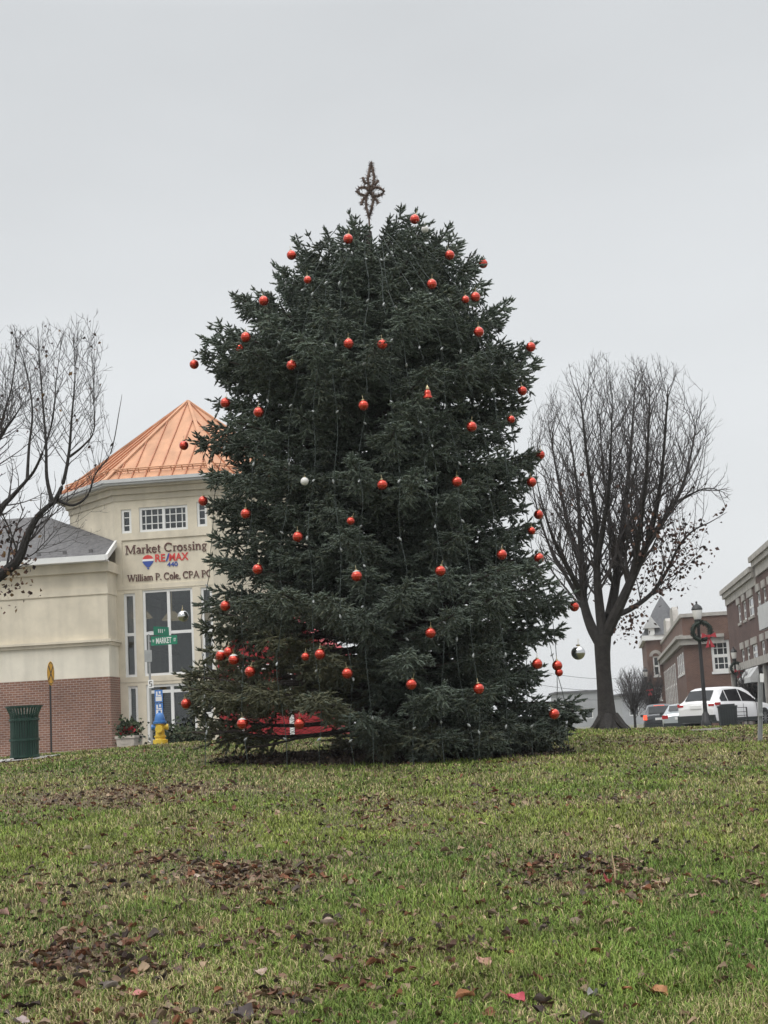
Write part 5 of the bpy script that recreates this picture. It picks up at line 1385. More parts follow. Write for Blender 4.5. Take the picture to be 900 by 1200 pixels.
# hydrant
YH = 34.2
p = ground_at(188, 871, YH); h0 = p.z + .05; HY = empty('fire_hydrant', Vector((p.x, YH, h0))); tag(HY, 'yellow fire hydrant with blue bonnet near the street name post', 'hydrant')
hz = lambda y: at(188, y, YH).z - h0
zb0, zcap, ztop = max(.02, hz(869)), hz(847), hz(834)
m = MB(); m.lathe([(.17, zb0 - .1), (.17, zb0 + .04), (.12, zb0 + .05), (.115, zb0 + .09), (.135, zb0 + .10), (.135, zb0 + .13), (.105, zb0 + .14), (.105, zcap - .02)], n=20)
m.build('barrel', M['hyd_yellow'], HY, smooth=True)
m = MB(); m.lathe([(.155, zcap - .02), (.16, zcap + .03), (.125, zcap + .04), (.12, zcap + .09), (.10, zcap + .17), (.06, zcap + .22), (.03, zcap + .23), (.03, ztop + .02), (.02, ztop + .03)], n=20)
m.build('bonnet', M['hyd_blue'], HY, smooth=True)
for s_ in (-1, 1):
    m = MB(); m.tube([Vector((s_ * .09, 0, zcap - .1)), Vector((s_ * .15, 0, zcap - .1)), Vector((s_ * .151, 0, zcap - .1)), Vector((s_ * .19, 0, zcap - .1))], [.055, .055, .07, .065], 12); m.build('side_nozzle', M['hyd_blue'] if s_ < 0 else M['hyd_yellow'], HY, smooth=True)
m = MB(); m.tube([Vector((0, -.08, zcap - .14)), Vector((0, -.15, zcap - .14)), Vector((0, -.151, zcap - .14)), Vector((0, -.19, zcap - .14))], [.075, .075, .09, .085], 14); m.build('front_nozzle', M['hyd_yellow'], HY, smooth=True)
# two small blue plates on a thin post just behind it
p = at(187.5, 870, 35.0); K_ = empty('blue_plate_sign', Vector((p.x, 35.0, h0))); tag(K_, 'two small blue plates with white pictograms on a post above the hydrant', 'sign')
kz = lambda y: at(187, y, 35.0).z - h0
MB().tube([Vector((0, .03, -.1)), Vector((0, .03, kz(808)))], .022, 6).build('post', M['galv'], K_)
wk = .095
for y0, y1 in ((823, 808.5), (838.5, 824)):
    a, b = kz(y0), kz(y1)
    pl = MB().box(-wk, wk, -.004, .004, a, b).build('plate', M['sign_blue'], K_)
    m = MB(); h_ = b - a
    m.box(-wk * .75, wk * .75, -.0065, -.005, a + h_ * .10, a + h_ * .46); m.lathe([(.035, -.001), (.035, .001)], n=14) if False else None
    m.box(-wk * .15, wk * .65, -.0065, -.005, a + h_ * .5, a + h_ * .62); m.box(-wk * .65, -wk * .25, -.0065, -.005, a + h_ * .5, a + h_ * .88); m.box(wk * .05, wk * .5, -.0065, -.005, a + h_ * .7, a + h_ * .9)
    m.build('pictogram', M['white'], pl)

# planter by the corner of the tower
YP = 46.0
q = at(152, 879, YP); PL = empty('planter', Vector((q.x, YP, .1)), -R(16)); tag(PL, 'pale square planter with evergreen sprigs and red flowers at the tower corner', 'planter')
zr = at(152, 862, YP).z - .1; w_ = .30
m = MB()
m.prism([Vector((-w_ * .85, -w_ * .85, 0)), Vector((w_ * .85, -w_ * .85, 0)), Vector((w_ * .85, w_ * .85, 0)), Vector((-w_ * .85, w_ * .85, 0))], (0, 0, .02))
vs = [Vector((sx * w_ * k, sy * w_ * k, z)) for k, z in ((.85, .02), (1, zr - .08)) for sx, sy in ((-1, -1), (1, -1), (1, 1), (-1, 1))]
m.add(vs, [(0, 1, 5, 4), (1, 2, 6, 5), (2, 3, 7, 6), (3, 0, 4, 7), (4, 5, 6, 7)]); m.box(-w_ * 1.1, w_ * 1.1, -w_ * 1.1, w_ * 1.1, zr - .078, zr)
m.box(-.14, .14, -w_ * .99, -w_ * .93, zr - .25, zr - .16, 0)
m.build('box', M['stone'], PL)
def sprigs(n, c, sg, size, cols, parent, name):
    v, f, cc = leaf_cards([np.array(c) + rng.normal(0, 1, 3) * np.array(sg) for _ in range(n)], size, cols, 0)
    return npmesh(name, v, f, M['leaf'], cc, parent)
GR = [np.array(c) for c in ((.04, .06, .025), (.06, .085, .035), (.03, .045, .025), (.09, .09, .05))]
RD = [np.array(c) for c in ((.5, .03, .04), (.35, .02, .03))]
sprigs(460, (0, 0, zr + .2), (.19, .16, .15), .13, GR, PL, 'greenery'); sprigs(80, (.03, -.12, zr + .16), (.12, .08, .09), .11, RD, PL, 'red_flowers')
# clipped shrubs along the tower foot
for px, py, Yd, hh, lab in ((204, 868, 46.5, .75, 'dark green shrub under the tower windows, partly behind the lowest left bough'), (226, 867, 46.0, .6, 'low green shrub beside the white tower door')):
    q = at(px, py, Yd); e_ = empty('shrub', Vector((q.x, Yd, .1))); tag(e_, lab, 'shrub')
    sprigs(700, (0, 0, .42 + hh * .3), (.32, .3, hh * .27), .12, GR, e_, 'foliage'); MB().tube([Vector((0, 0, -.1)), Vector((0, 0, .6))], .04, 6).build('stem', M['wood'], e_)

# ------------------------------------------------------------------ lamp posts with wreaths
def lamp_proto(H):
    e_ = empty('street_lamp', (0, 0, 0))
    m = MB(); m.lathe([(.24, 0), (.24, .10), (.2, .14), (.19, .3), (.15, .36), (.13, .55), (.09, .62), (.085, .66)], n=16); m.build('base', M['black_metal'], e_, smooth=True)
    m = MB(); m.lathe([(.08, .6), (.075, 1.4), (.06, H - 1.0), (.075, H - .98), (.075, H - .92), (.055, H - .9), (.055, H - .86)], n=14); m.build('pole', M['black_metal'], e_, smooth=True)
    m = MB(); m.lathe([(.06, H - .88), (.11, H - .85), (.13, H - .78), (.135, H - .70), (.12, H - .69)], n=16); m.build('collar', M['black_metal'], e_, smooth=True)
    m = MB(); m.lathe([(.12, H - .69), (.15, H - .62), (.185, H - .42), (.19, H - .34), (.17, H - .33)], n=16); m.build('lamp_glass', M['lamp_glass'], e_, smooth=True)
    m = MB(); m.lathe([(.2, H - .345), (.21, H - .31), (.17, H - .22), (.09, H - .15), (.04, H - .12), (.03, H - .09), (.045, H - .06), (.02, H - .02), (.004, H)], n=16); m.build('cap', M['black_metal'], e_, smooth=True)
    return e_
lamps = [(828, 851, 55.0, 704, 'street lamp with black pole in front of the white car'), (867, 848, 94.0, 757, 'street lamp behind the white car, against the brick bank wall'), (761, 848, 122.0, 781, 'furthest small street lamp, against the turret house')]
q = at(828, 851, 55.0); HL = at(818, 704, 55.0).z - gz1(12, 55) - .02
for i, (px, py, Yd, pyt, lab) in enumerate(lamps):
    if i == 0: lp0 = lamp_proto(HL); o = lp0
    else: o = copy_tree(lp0)
    q = at(px, py, Yd); o.location = (q.x, Yd, gz1(q.x, Yd) + .02); tag(o, lab, 'street lamp', 'street lamps along the main street')
    if i: o.scale = (1, 1, (at(px, pyt, Yd).z - o.location.z) / HL)
def wreath(px, py, Yd, rad, lab, bowdx):
    q = at(px, py, Yd); e_ = empty('wreath', q - Vector((0, .12, 0))); tag(e_, lab, 'wreath', 'wreaths on the street lamps')
    ring = [Vector((rad * math.cos(a), 0, rad * math.sin(a))) for a in np.linspace(0, 2 * math.pi, 25)]
    bristle(ring, .11, 420, 'greenery', M['wreath'], e_, ln=.13, wd=.014, core=.75)
    b = MB(); c = Vector((bowdx, -.16, -rad * .62))
    for sgn in (-1, 1):
        b.prism([c, c + Vector((sgn * .24, -.02, .13)), c + Vector((sgn * .28, -.02, -.06))], (0, -.07, 0))
        b.prism([c, c + Vector((sgn * .10 - .04, 0, -.42)), c + Vector((sgn * .10 + .10, 0, -.40))], (0, -.03 - .01 * sgn, 0))
    b.box(c.x - .05, c.x + .05, c.y - .1, c.y, c.z - .05, c.z + .05)
    b.build('bow', M['ribbon'], e_)
wreath(821.5, 740, 54.9, .33, 'evergreen wreath with red bow on the lamp post before the white car', .2)
wreath(862.5, 783, 93.8, .34, 'wreath with red bow on the lamp post against the bank wall', .08)
wreath(759.5, 806, 121.8, .34, 'wreath with red bow on the furthest small lamp post', .05)

# bins and rack on the kerb beside the lamp
p = at(854, 852, 55.5); B2 = empty('litter_bin', Vector((p.x, 55.5, .06)), -R(8)); tag(B2, 'dark square litter bin standing before the side of the white car', 'litter bin')
hb_ = at(853, 825, 55.5).z - .06; wb_ = .33
m = MB(); vs = [Vector((sx * wb_ * k, sy * wb_ * k, z)) for k, z in ((.9, .03), (1.0, hb_ * .86)) for sx, sy in ((-1, -1), (1, -1), (1, 1), (-1, 1))]
m.add(vs, [(0, 3, 2, 1), (0, 1, 5, 4), (1, 2, 6, 5), (2, 3, 7, 6), (3, 0, 4, 7), (4, 5, 6, 7)])
for k in range(7): x = -wb_ * .84 + k * wb_ * .28; m.box(x - .018, x + .018, -wb_ - .012, -wb_ * .88, .1, hb_ * .8)
m.build('body', M['dark_plastic'], B2)
m = MB(); m.box(-wb_ * 1.06, wb_ * 1.06, -wb_ * 1.06, wb_ * 1.06, hb_ * .862, hb_ * .93); m.box(-wb_ * .8, wb_ * .8, -wb_ * .8, wb_ * .8, hb_ * .932, hb_); m.build('lid', M['dark_plastic'], B2)
p = at(870.5, 852, 55.8); RK = empty('wire_rack', Vector((p.x, 55.8, .06)), -R(8)); tag(RK, 'dark wire frame rack next to the square litter bin before the car', 'rack')
m = MB(); hr = at(870, 829, 55.8).z - .06; a = .19
for x in (-a, a):
    for y in (-.15, .15): m.tube([Vector((x, y, 0)), Vector((x, y, hr))], .014, 5)
m.build('frame', M['black_metal'], RK)
m = MB()
for z in (.1, hr * .35, hr * .6, hr * .78, hr):
    for y in (-.15, .15): m.tube([Vector((-a, y, z)), Vector((a, y, z))], .01, 5)
    for x in (-a, 0, a): m.tube([Vector((x, -.15, z + .004)), Vector((x, .15, z + .004))], .008, 5)
m.build('shelf_wires', M['black_metal'], RK)

# thin grey sign post on the lawn at the right, plate seen edge on
p = ground_at(891.5, 879, 24.0); PS = empty('sign_post', Vector((p.x, 24.0, p.z - .02)), R(4)); PS.rotation_euler = (0, R(5.2), R(4)); tag(PS, 'thin grey steel sign post standing alone on the lawn', 'sign post')
hp = at(890, 789, 24.0).z - p.z; tl = -.03
m = MB()
for x0, x1, y0, y1 in ((-.034, -.026, -.02, .02), (.026, .034, -.02, .02), (-.026, .026, .014, .02)):
    m.prism([Vector((x0, y0, -.3)), Vector((x1, y0, -.3)), Vector((x1, y1, -.3)), Vector((x0, y1, -.3))], (-tl * 0, 0, hp + .3))
m.build('channel', M['galv'], PS)
m = MB(); m.box(-.012, .05, -.03, -.024, hp - .12, hp + .02); m.build('plate_edge', M['white'], PS)
m = MB(); m.box(-.04, .04, -.026, .026, .42, .47); m.build('collar', M['galv'], PS)

# flat pale marker in the lawn
p = ground_at(829, 866, 30.0); LMx = empty('lawn_marker', p); tag(LMx, 'long pale stone edging lying flush in the lawn, right of the bare trunk', 'edging stone')
q0, q1 = at(812, 867, 30), at(846, 865.5, 30)
m = MB(); L_2 = (q1.x - q0.x) / 2
for k in range(3): m.box(-L_2 + k * L_2 * 2 / 3 + .004, -L_2 + (k + 1) * L_2 * 2 / 3 - .004, -.1, .1, -.05, .045 + .004 * k)
m.build('stone', M['stone_pale'], LMx)

# overhead wires and the pole that carries them (behind the spruce)
q = at(560, 845, 118); UP = empty('utility_pole', Vector((q.x, 118, .1))); tag(UP, 'wooden utility pole carrying thin overhead wires behind the spruce', 'utility pole')
MB().lathe([(.16, -.2), (.12, 8.6)], n=10).build('pole', M['wood'], UP); MB().box(-1.1, 1.1, -.06, .06, 7.9, 8.05).build('crossarm', M['wood'], UP)
for i, (pa, pb, lab) in enumerate((((560, 768), (756, 794), 'highest thin overhead wire seen between spruce and bare trunk'), ((560, 786), (756, 806), 'middle thin overhead wire seen between spruce and bare trunk'), ((560, 800), (756, 816), 'lowest thin overhead wire seen between spruce and bare trunk'))):
    a, b = at(*pa, 118), at(*pb, 150)
    pts = [a + (b - a) * t + Vector((0, 0, -.8 * math.sin(math.pi * t))) for t in np.linspace(0, 1, 16)]
    o = MB().tube([v - a for v in pts], .018, 5).build('overhead_wire', M['black_metal'], loc=a); tag(o, lab, 'wire', 'overhead wires')

# ------------------------------------------------------------------ cars
def car(name, lab, pos, head, L, st, paint, kind, lit=False):
    """st: stations (x, z bottom, z belt, z roof, half width, half roof width)"""
    e_ = empty(name, pos, head); tag(e_, lab, 'car', 'cars on the main street')
    S = np.array(st, float)
    def sect(x): return [np.interp(x, S[:, 0], S[:, k]) for k in range(1, 6)]
    xs = np.unique(np.concatenate([S[:, 0], np.linspace(0, L, 40)]))
    rows = []
    for x in xs:
        zb, zs, zr, wb, wr = sect(x)
        h = [(wb * .80, zb), (wb * .97, zb + .06), (wb, zb + .22), (wb, zb + (zs - zb) * .62), (wb * .985, zs - .05), (wb * .955, zs), (wr + (wb * .955 - wr) * .45, zs + (zr - zs) * .55), (wr, zr - .05), (wr * .90, zr - .012), (wr * .5, zr + .012)]
        rows.append([(x, y, z) for y, z in h] + [(x, 0, zr + .02)] + [(x, -y, z) for y, z in h[::-1]])
    n = len(rows[0]); m = MB()
    vs = [p for r in rows for p in r]
    fs = [(i * n + j, i * n + j + 1, (i + 1) * n + j + 1, (i + 1) * n + j) for i in range(len(rows) - 1) for j in range(n - 1)]
    fs += [((i + 1) * n, (i + 1) * n + n - 1, i * n + n - 1, i * n) for i in range(len(rows) - 1)]
    fs += [tuple(range(n)), tuple(range((len(rows) - 1) * n, len(rows) * n))[::-1]]
    m.add(vs, fs); body = m.build('body', paint, e_, smooth=True, sharp=28)
    # side glass
    def sidept(x, k, sg):
        zb, zs, zr, wb, wr = sect(x); a = np.array((wb * .955, zs)); b = np.array((wr, zr - .05)); q = a + (b - a) * k; nn = np.array((b[1] - a[1], a[0] - b[0])); nn = nn / (np.linalg.norm(nn) + 1e-9)
        q = q + nn * .014; return Vector((x, sg * q[0], q[1]))
    def sidepatch(x0, x1, kfun0, kfun1, nm, mt, par):
        for sg in (-1, 1):
            m = MB(); X_ = np.linspace(x0, x1, 9)
            vs = [sidept(x, k, sg) for x in X_ for k in (kfun0(x), (kfun0(x) + kfun1(x)) / 2, kfun1(x))]
            m.add(vs, [(i * 3 + j, i * 3 + j + 1, (i + 1) * 3 + j + 1, (i + 1) * 3 + j) for i in range(8) for j in range(2)]); m.build(nm, mt, par, smooth=True)
    def toppatch(x0, x1, q, nm, mt, par, up=.02):
        m = MB(); X_ = np.linspace(x0, x1, 7); vs = []
        for x in X_:
            zb, zs, zr, wb, wr = sect(x)
            for k in (-1, -.5, 0, .5, 1): vs.append(Vector((x - up * .8, wr * q * k, zr + up + .02 * (1 - abs(k)))))
        m.add(vs, [(i * 5 + j, i * 5 + j + 1, (i + 1) * 5 + j + 1, (i + 1) * 5 + j) for i in range(6) for j in range(4)]); m.build(nm, mt, par, smooth=True)
    wb = S[len(S) // 2, 4]
    ax0, ax1, rw = kind['ax0'], kind['ax1'], kind['rw']
    if 'side' in kind:
        for x0, x1, a0, a1 in kind['side']:
            sidepatch(x0, x1, lambda x: .10, lambda x, x0=x0, x1=x1, a0=a0, a1=a1: .10 + .80 * (a0 + (a1 - a0) * (x - x0) / (x1 - x0)), 'side_window', M['car_glass'], e_)
    toppatch(*kind['rear'], .90, 'rear_window', M['car_glass'], e_)
    toppatch(*kind['front'], .92, 'windscreen', M['car_glass'], e_, .016)
    for x in (ax0, ax1):
        for sg in (-1, 1):
            m = MB(); m.tube([Vector((x, sg * (wb - .25), rw)), Vector((x, sg * (wb + .004), rw))], rw * 1.16, 22); m.build('wheel_arch', M['dark_plastic'], e_)
            m = MB(); m.tube([Vector((x, sg * (wb - .22), rw)), Vector((x, sg * (wb - .02), rw)), Vector((x, sg * (wb + .012), rw)), Vector((x, sg * (wb + .018), rw))], [rw, rw, rw * .93, rw * .72], 24); wh = m.build('wheel', M['tyre'], e_, smooth=True)
            m = MB(); m.tube([Vector((x, sg * (wb + .014), rw)), Vector((x, sg * (wb + .022), rw))], [rw * .2, rw * .18], 12)
            for k in range(10):
                a = 2 * math.pi * k / 10; d_ = Vector((math.cos(a), 0, math.sin(a))); t_ = Vector((-math.sin(a), 0, math.cos(a))) * .02; c_ = Vector((x, sg * (wb + .019), rw))
                m.prism([c_ + d_ * rw * .15 - t_, c_ + d_ * rw * .66 - t_, c_ + d_ * rw * .66 + t_, c_ + d_ * rw * .15 + t_], (0, sg * .006 + .0004 * (k % 2), 0))
            m.build('rim', M['rim'], wh)
    zlo, zhi = kind['bump']
    m = MB(); m.box(-.035, .35, -wb * .93, wb * .93, zlo, zhi); m.box(.9, ax1 - .5, -wb - .006, -wb + .1, zlo, zlo + .13); m.box(.9, ax1 - .5, wb - .1, wb + .006, zlo, zlo + .13); m.box(L - .3, L + .02, -wb * .8, wb * .8, zlo, zhi); m.build('bumper', M['dark_plastic'], e_)
    for sg in (-1, 1):
        m = MB()
        for x0, x1, y0, y1, z0, z1 in kind['tail']: m.box(x0, x1, min(sg * y0, sg * y1), max(sg * y0, sg * y1), z0, z1)
        m.build('tail_light', M['lens_lit'] if lit else M['lens_red'], e_)
        m = MB(); m.box(kind['mx'], kind['mx'] + .13, sg * (wb - .02) if sg > 0 else -wb - .19, wb + .19 if sg > 0 else -(wb - .02), kind['mz'], kind['mz'] + .15); m.build('mirror', M['dark_plastic'], e_)
        m = MB(); m.box(L - .12, L + .012, sg * wb * .62 - .16, sg * wb * .62 + .16, kind['bump'][1] + .12, kind['bump'][1] + .26); m.build('headlight', M['lamp_glass'], e_)
        for dx in kind['doors']: MB().box(dx - .008, dx + .008, sg * (wb + .0035) - .003, sg * (wb + .0035) + .003, zlo + .14, kind['mz'] - .02).build('door_seam', M['dark_plastic'], e_)
    MB().box(-.03, .02, -.26, .26, kind['pz'], kind['pz'] + .13).build('number_plate', M['white'], e_)
    return e_, sect
# white SUV at the kerb
q = at(792, 852, 60.0)
hd = R(45)
SUVst = [(0, .36, .80, .86, .80, .62), (.05, .30, .98, 1.05, .86, .66), (.16, .27, 1.04, 1.13, .905, .66), (.62, .26, 1.05, 1.60, .925, .62), (.95, .25, 1.04, 1.67, .93, .64), (1.9, .24, 1.02, 1.69, .93, .65), (2.6, .24, 1.0, 1.64, .93, .64), (3.0, .24, .99, 1.50, .93, .63), (3.62, .25, .98, 1.06, .93, .66), (4.3, .27, .88, .94, .91, .64), (4.62, .32, .74, .80, .82, .58), (4.68, .38, .64, .68, .76, .52)]
car('parked_car', 'white SUV seen from behind at an angle, parked right of the lamp post', (q.x + .85, 60.0, gz1(q.x, 60) + .034), hd, 4.68, SUVst, M['car_white'],
    dict(ax0=.92, ax1=3.62, rw=.36, side=[(.55, 1.0, .35, .98), (1.06, 2.02, .98, 1.0), (2.08, 3.2, 1.0, .45)], rear=(.17, .56), front=(2.85, 3.55), bump=(.30, .58),
         tail=[(.10, .40, .84, .928, .95, 1.06), (.01, .12, .60, .835, .93, 1.01)], mx=3.0, mz=1.0, pz=.84, doors=(1.04, 2.05, 3.05)))
# dark SUV with its lights on, further down
q = at(774, 851, 86.0)
DK = [(0, .36, .82, .88, .80, .62), (.05, .30, 1.0, 1.07, .88, .68), (.16, .27, 1.06, 1.16, .92, .70), (.6, .26, 1.07, 1.62, .94, .66), (1.0, .25, 1.06, 1.72, .94, .68), (2.4, .24, 1.04, 1.72, .94, .68), (3.1, .24, 1.0, 1.52, .94, .66), (3.7, .25, .98, 1.08, .93, .68), (4.5, .29, .86, .92, .90, .62), (4.8, .36, .66, .72, .78, .55)]
kd = dict(ax0=.95, ax1=3.8, rw=.36, side=[(.6, 1.1, .4, .95), (1.15, 2.1, .98, 1.0), (2.16, 3.2, 1.0, .5)], rear=(.18, .56), front=(3.0, 3.6), bump=(.30, .58), tail=[(-.004, .2, .72, .935, .84, 1.12)], mx=3.1, mz=1.02, pz=.82, doors=(1.12, 2.12, 3.1))
e_, _ = car('parked_car', 'dark SUV with red tail lights lit, beyond the silver car', (q.x, 86.0, gz1(q.x, 86) + .034), R(80), 4.8, DK, M['car_dark'], kd, True)
MB().box(.60, .66, -.3, .3, 1.62, 1.66).build('brake_light', M['lens_lit'], e_)
# silver sedan between them
q = at(785, 851, 76.0)
SD = [(0, .40, .78, .84, .76, .6), (.06, .30, .92, .96, .85, .66), (.5, .26, .95, 1.02, .90, .68), (.75, .25, .95, 1.06, .91, .66), (1.35, .25, .93, 1.38, .91, .58), (1.8, .24, .92, 1.44, .91, .58), (2.5, .24, .91, 1.40, .91, .58), (3.35, .25, .9, .98, .91, .66), (4.3, .27, .78, .82, .88, .62), (4.62, .34, .62, .66, .74, .5)]
ks = dict(ax0=.95, ax1=3.65, rw=.33, side=[(1.3, 2.05, .7, 1.0), (2.1, 3.0, 1.0, .35)], rear=(.80, 1.3), front=(2.6, 3.25), bump=(.30, .5), tail=[(-.004, .25, .60, .90, .72, .90)], mx=2.7, mz=.92, pz=.66, doors=(1.3, 2.07, 3.0))
car('parked_car', 'silver sedan half hidden behind the white SUV', (q.x + .55, 76.0, gz1(q.x, 76) + .034), R(78), 4.62, SD, M['car_silver'], ks)
# ------------------------------------------------------------------ grass
def scatter(n, y0, y1, power):
    """points in the part of the lawn the camera and a step aside can see; nearer = denser"""
    u = rng.random(n)
    y = (y0 ** (1 - power) + u * (y1 ** (1 - power) - y0 ** (1 - power))) ** (1 / (1 - power))
    x = (rng.random(n) * 2 - 1) * (0.30 * y + 2.2)
    return x, y
NB = 800000
x, y = scatter(NB, 5.0, 38.0, 1.75)
keep = (y < 37.2)
pt_ = patch(x, y)
keep &= rng.random(len(x)) > pt_ * .45
# grass thinned out in an ellipse under the spruce
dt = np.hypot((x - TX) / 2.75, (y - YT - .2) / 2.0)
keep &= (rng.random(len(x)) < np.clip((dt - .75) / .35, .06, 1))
x, y, pt_ = x[keep], y[keep], pt_[keep]; n = len(x)
z = gz(x, y)
lush = fbm(x * .8 + 9, y * .6 + 4, 3)
h = (rng.uniform(.022, .065, n) * (.35 + .7 * lush + .75 * fbm(x * 4.2, y * 3.6, 2) ** 2)) * (1 - .35 * pt_)
h *= 1 + .25 * np.clip(y / 30, 0, 1)
w = np.maximum(.0026, .00030 * y) * rng.uniform(.7, 1.2, n)
az = rng.random(n) * 2 * np.pi; lean = rng.uniform(.15, 1.15, n)
dirx, diry = np.cos(az) * lean, np.sin(az) * lean
fa = az + np.pi / 2 + rng.normal(0, .5, n)
wx, wy = np.cos(fa) * w, np.sin(fa) * w
b = np.stack([x, y, z - .004], 1); W = np.stack([wx, wy, 0 * wx], 1)
mid = b + np.stack([dirx * h * .35, diry * h * .35, h * .62], 1)
tip = b + np.stack([dirx * h * .95, diry * h * .95, h * (1 - .28 * lean)], 1)
V = np.stack([b - W, b + W, mid + W * .75, mid - W * .75, tip], 1)
k = np.arange(n)[:, None] * 5
F = np.concatenate([k + np.array([[0, 1, 2]]), k + np.array([[0, 2, 3]]), k + np.array([[3, 2, 4]])], 0)
g1, g2, dry, br_c = np.array([.118, .20, .036]), np.array([.245, .285, .062]), np.array([.46, .39, .20]), np.array([.17, .115, .072])
t1 = np.clip(fbm(x * .5 + 60, y * .4 + 22, 3) * 1.6 - .4 + rng.normal(0, .2, n), 0, 1)[:, None]
c = g1 * (1 - t1) + g2 * t1
q_ = rng.random(n)
straw = np.clip((fbm(x * .9 + 200, y * .7 + 33, 3) - .42) / .18, 0, 1) * .36
isdry = (q_ < .07 + .28 * pt_ + straw)[:, None]; isbr = ((q_ > .97 - .30 * pt_))[:, None]
c = np.where(isdry, dry * rng.uniform(.6, 1.1, (n, 1)), c); c = np.where(isbr, br_c, c)
c = c * rng.uniform(.6, 1.3, (n, 1)) * (.62 + .8 * fbm(x * 3.1 + 11, y * 2.4 + 71, 3))[:, None]
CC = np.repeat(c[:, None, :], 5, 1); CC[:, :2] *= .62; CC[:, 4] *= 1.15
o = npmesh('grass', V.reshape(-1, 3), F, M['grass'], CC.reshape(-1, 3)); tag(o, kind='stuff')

# ------------------------------------------------------------------ fallen leaves
LC = [np.array(c) for c in ((.19, .11, .075), (.27, .18, .12), (.12, .07, .052), (.32, .23, .15), (.26, .19, .135), (.16, .07, .04), (.055, .038, .032), (.22, .09, .045), (.11, .085, .07))]
def leaf_shape(L, curl, seed, n=7, m=5):
    """one dry leaf lying on the ground: pointed oval with a wavy edge, cupped, twisted and crumpled"""
    r = np.random.default_rng(seed)
    ts, ws = np.linspace(0, 1, n), np.linspace(-1, 1, m)
    half = L * r.uniform(.26, .42) * (np.sin(np.pi * ts ** r.uniform(.7, 1.0)) ** .75 + .02) * (1 + r.uniform(.04, .16) * np.cos(ts * r.uniform(14, 22) + r.uniform(0, 6)))
    T, W = np.meshgrid(ts, ws, indexing='ij')
    cup, tw, bend = r.uniform(.3, 1.5), r.uniform(-.6, .6), r.uniform(-.4, 1.0)
    x = T * L - L / 2; y = half[:, None] * W * (1 - .25 * np.abs(cup) * np.abs(W))
    z = cup * L * .30 * W ** 2 * np.sin(np.pi * T) ** .5 + tw * half[:, None] * W * (T - .5) * 2 + bend * L * .35 * (T - .5) ** 2
    z = z + L * curl * .5 * np.sin(T * r.uniform(5, 9) + r.uniform(0, 6)) * np.cos(W * r.uniform(2, 4) + r.uniform(0, 6)) + r.normal(0, L * .012, T.shape)
    V = np.stack([x, y, z], -1).reshape(-1, 3); V[:, 2] -= np.percentile(V[:, 2], 25)
    I = np.arange(n * m).reshape(n, m)
    return V, np.stack([I[:-1, :-1], I[1:, :-1], I[1:, 1:], I[:-1, 1:]], -1).reshape(-1, 4)
SHP = [leaf_shape(1.0, rng.uniform(.05, .25), 100 + i) for i in range(40)]
NL = 12500
x, y = scatter(NL * 5, 5.0, 37, 1.55)
pt_ = patch(x, y); clump = fbm(x * 1.3 + 70, y * .9 + 15, 3)
pk = rng.random(len(x)) < np.clip(pt_ ** 1.2 * .75 + .11 + .5 * np.clip(clump - .62, 0, 1), 0, 1)
x, y = x[pk][:NL], y[pk][:NL]
VV, FF, CL = [], [], []; off = 0
for i in range(len(x)):
    V_, F_ = SHP[rng.integers(40)]; L = rng.uniform(.025, .075)
    a = rng.uniform(0, 6.28); ca, sa_ = math.cos(a), math.sin(a); tx, ty = rng.normal(0, .28, 2)
    P = V_ * L; Q = np.stack([P[:, 0] * ca - P[:, 1] * sa_, P[:, 0] * sa_ + P[:, 1] * ca, P[:, 2]], 1); Q[:, 2] += Q[:, 0] * tx + Q[:, 1] * ty
    Q += np.array([x[i], y[i], float(0)]); VV.append(Q); FF.append(F_ + off); off += len(Q)
    c = LC[rng.integers(len(LC))] * rng.uniform(.7, 1.2); CL.append(np.repeat(c[None], len(Q), 0) * rng.uniform(.8, 1.15, (len(Q), 1)))
VV = np.concatenate(VV); zz_ = np.repeat(gz(x, y) + rng.uniform(.002, .028, len(x)), 35); VV[:, 2] += zz_
o = npmesh('fallen_leaves', VV, np.concatenate(FF), M['leaf'], np.concatenate(CL), smooth=True); tag(o, kind='stuff')
# small dark crumbs scattered in an ellipse under the spruce
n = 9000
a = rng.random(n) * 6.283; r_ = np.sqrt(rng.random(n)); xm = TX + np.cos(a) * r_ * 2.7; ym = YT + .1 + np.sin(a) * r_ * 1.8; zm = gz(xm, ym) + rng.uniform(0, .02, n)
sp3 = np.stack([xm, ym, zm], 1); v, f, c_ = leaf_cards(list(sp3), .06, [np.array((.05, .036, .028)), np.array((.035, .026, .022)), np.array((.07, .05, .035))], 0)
o = npmesh('dark_crumbs', v, f, M['leaf'], c_); tag(o, kind='stuff')

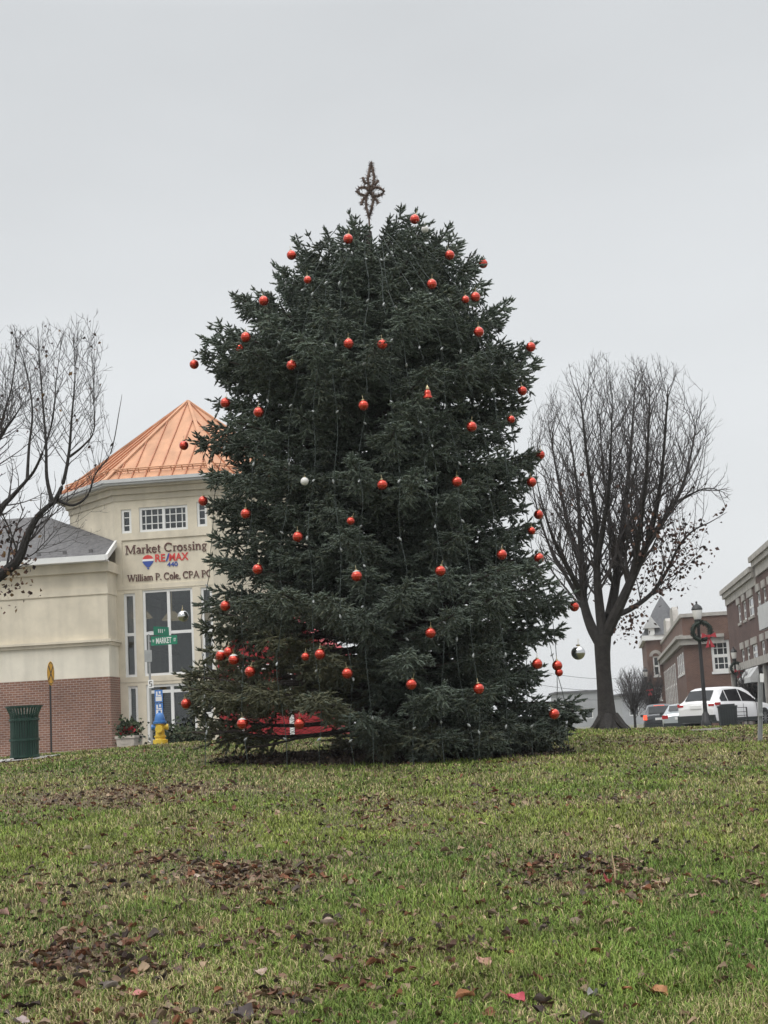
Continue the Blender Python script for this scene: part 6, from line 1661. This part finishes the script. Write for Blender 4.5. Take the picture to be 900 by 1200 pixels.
# leaves and sticks one can pick out singly
PICK = [((385, 1082), .17, (.50, .38, .30), 'pale tan curled leaf alone on green grass near the middle of the lawn'), ((605, 1171), .17, (.42, .05, .07), 'bright crimson leaf at the bottom edge of the lawn'),
        ((545, 1168), .15, (.38, .16, .07), 'orange brown leaf with long stalk, beside the crimson leaf'), ((157, 1141), .13, (.22, .075, .04), 'rust brown upright leaf by a heap of leaves at the left'),
        ((164, 1166), .13, (.50, .17, .15), 'pinkish red leaf below the rust brown leaf at the left'), ((284, 1189), .22, (.045, .032, .03), 'large nearly black crumpled leaf at the bottom edge'),
        ((773, 1163), .17, (.32, .13, .05), 'flat orange brown leaf low on the right of the lawn'), ((735, 1160), .09, (.30, .09, .04), 'small rust leaf just left of the flat orange brown leaf'),
        ((568, 1130), .19, (.40, .22, .15), 'large tan curled leaf right of the middle, above the crimson leaf'), ((714, 1034), .20, (.33, .05, .05), 'dark red leaf at the foot of an upright pale stalk'),
        ((695, 1165), .13, (.35, .33, .32), 'pale grey leaf lying near the bottom right'), ((692, 1193), .15, (.16, .12, .10), 'grey brown leaf cut by the bottom edge at right of centre'), ((130, 1157), .13, (.24, .20, .17), 'grey silvery curled leaf in the heap at the left'),
        ((102, 995), .12, (.60, .50, .36), 'pale cream leaf high on the left of the lawn'), ((234, 1028), .13, (.58, .46, .36), 'pale pinkish leaf on the left half among dark leaves'), ((565, 966), .13, (.45, .30, .20), 'small tan leaf standing out on the upper lawn below the spruce'),
        ((722, 970), .17, (.42, .30, .18), 'long tan leaf on the upper right lawn'), ((25, 1198), .16, (.36, .28, .27), 'pale mauve leaf in the bottom left corner'), ((5, 1072), .15, (.45, .27, .22), 'pinkish leaf at the left edge of the lawn'), ((305, 1140), .16, (.38, .27, .21), 'light brown curled leaf left of centre')]
for i, ((px, py), L, col, lab) in enumerate(PICK):
    d = ray(px, py); Y = 5.0
    while Y < 40:
        q = EYE + d * (Y / d.y)
        if q.z <= gz1(q.x, Y) + .03: break
        Y += .02
    L *= .50; col = tuple(.12 + (c - .12) * .8 if c > .12 else c for c in col); L *= 1.15; V_, F_ = leaf_shape(L, rng.uniform(.08, .25), 900 + i, 17, 9); a = rng.uniform(-1.3, 1.3); Q = V_.copy(); Q[:, 0] = V_[:, 0] * math.cos(a) - V_[:, 1] * math.sin(a); Q[:, 1] = V_[:, 0] * math.sin(a) + V_[:, 1] * math.cos(a); Q[:, 2] += Q[:, 1] * rng.uniform(-.1, .3)
    m_ = mat('leaf_single', col, .7, .22, 40)
    stem = MB().tube([Vector(Q[4]), Vector(Q[4]) + (Vector(Q[4]) - Vector(Q[4 + 9 * 8])).normalized() * L * .45 + Vector((0, 0, L * .12))], L * .012, 4)
    o = npmesh('fallen_leaf', Q, F_, m_, smooth=True); stem.build('stalk', m_, o); o.location = (q.x, q.y, gz1(q.x, q.y) + .03); tag(o, lab, 'leaf', 'single leaves on the lawn')
q = None; d = ray(721, 1038); Y = 5.0
while Y < 40:
    q = EYE + d * (Y / d.y)
    if q.z <= gz1(q.x, Y): break
    Y += .02
o = MB().tube([Vector((0, 0, -.02)), Vector((.004, 0, .10)), Vector((-.006, .004, .2))], [.006, .005, .003], 5).build('stalk', mat('stalk', (.5, .36, .22), .7, .1, 20), loc=q); tag(o, 'thin pale stalk standing upright from the grass by the dark red leaf', 'stalk')

# ------------------------------------------------------------------ damp air
hz_ = MB().box(-750, 750, -30, 1150, -6, 22)
hm = bpy.data.materials.new('haze'); hm.use_nodes = True
hn, hl = hm.node_tree.nodes, hm.node_tree.links; hn.clear()
pv = hn.new('ShaderNodeVolumePrincipled'); pv.inputs['Color'].default_value = (.86, .88, .9, 1); pv.inputs['Density'].default_value = 0.0004; pv.inputs['Anisotropy'].default_value = 0.2
ho = hn.new('ShaderNodeOutputMaterial'); hl.new(pv.outputs[0], ho.inputs['Volume'])
HZ = hz_.build('haze', hm); tag(HZ, kind='stuff')
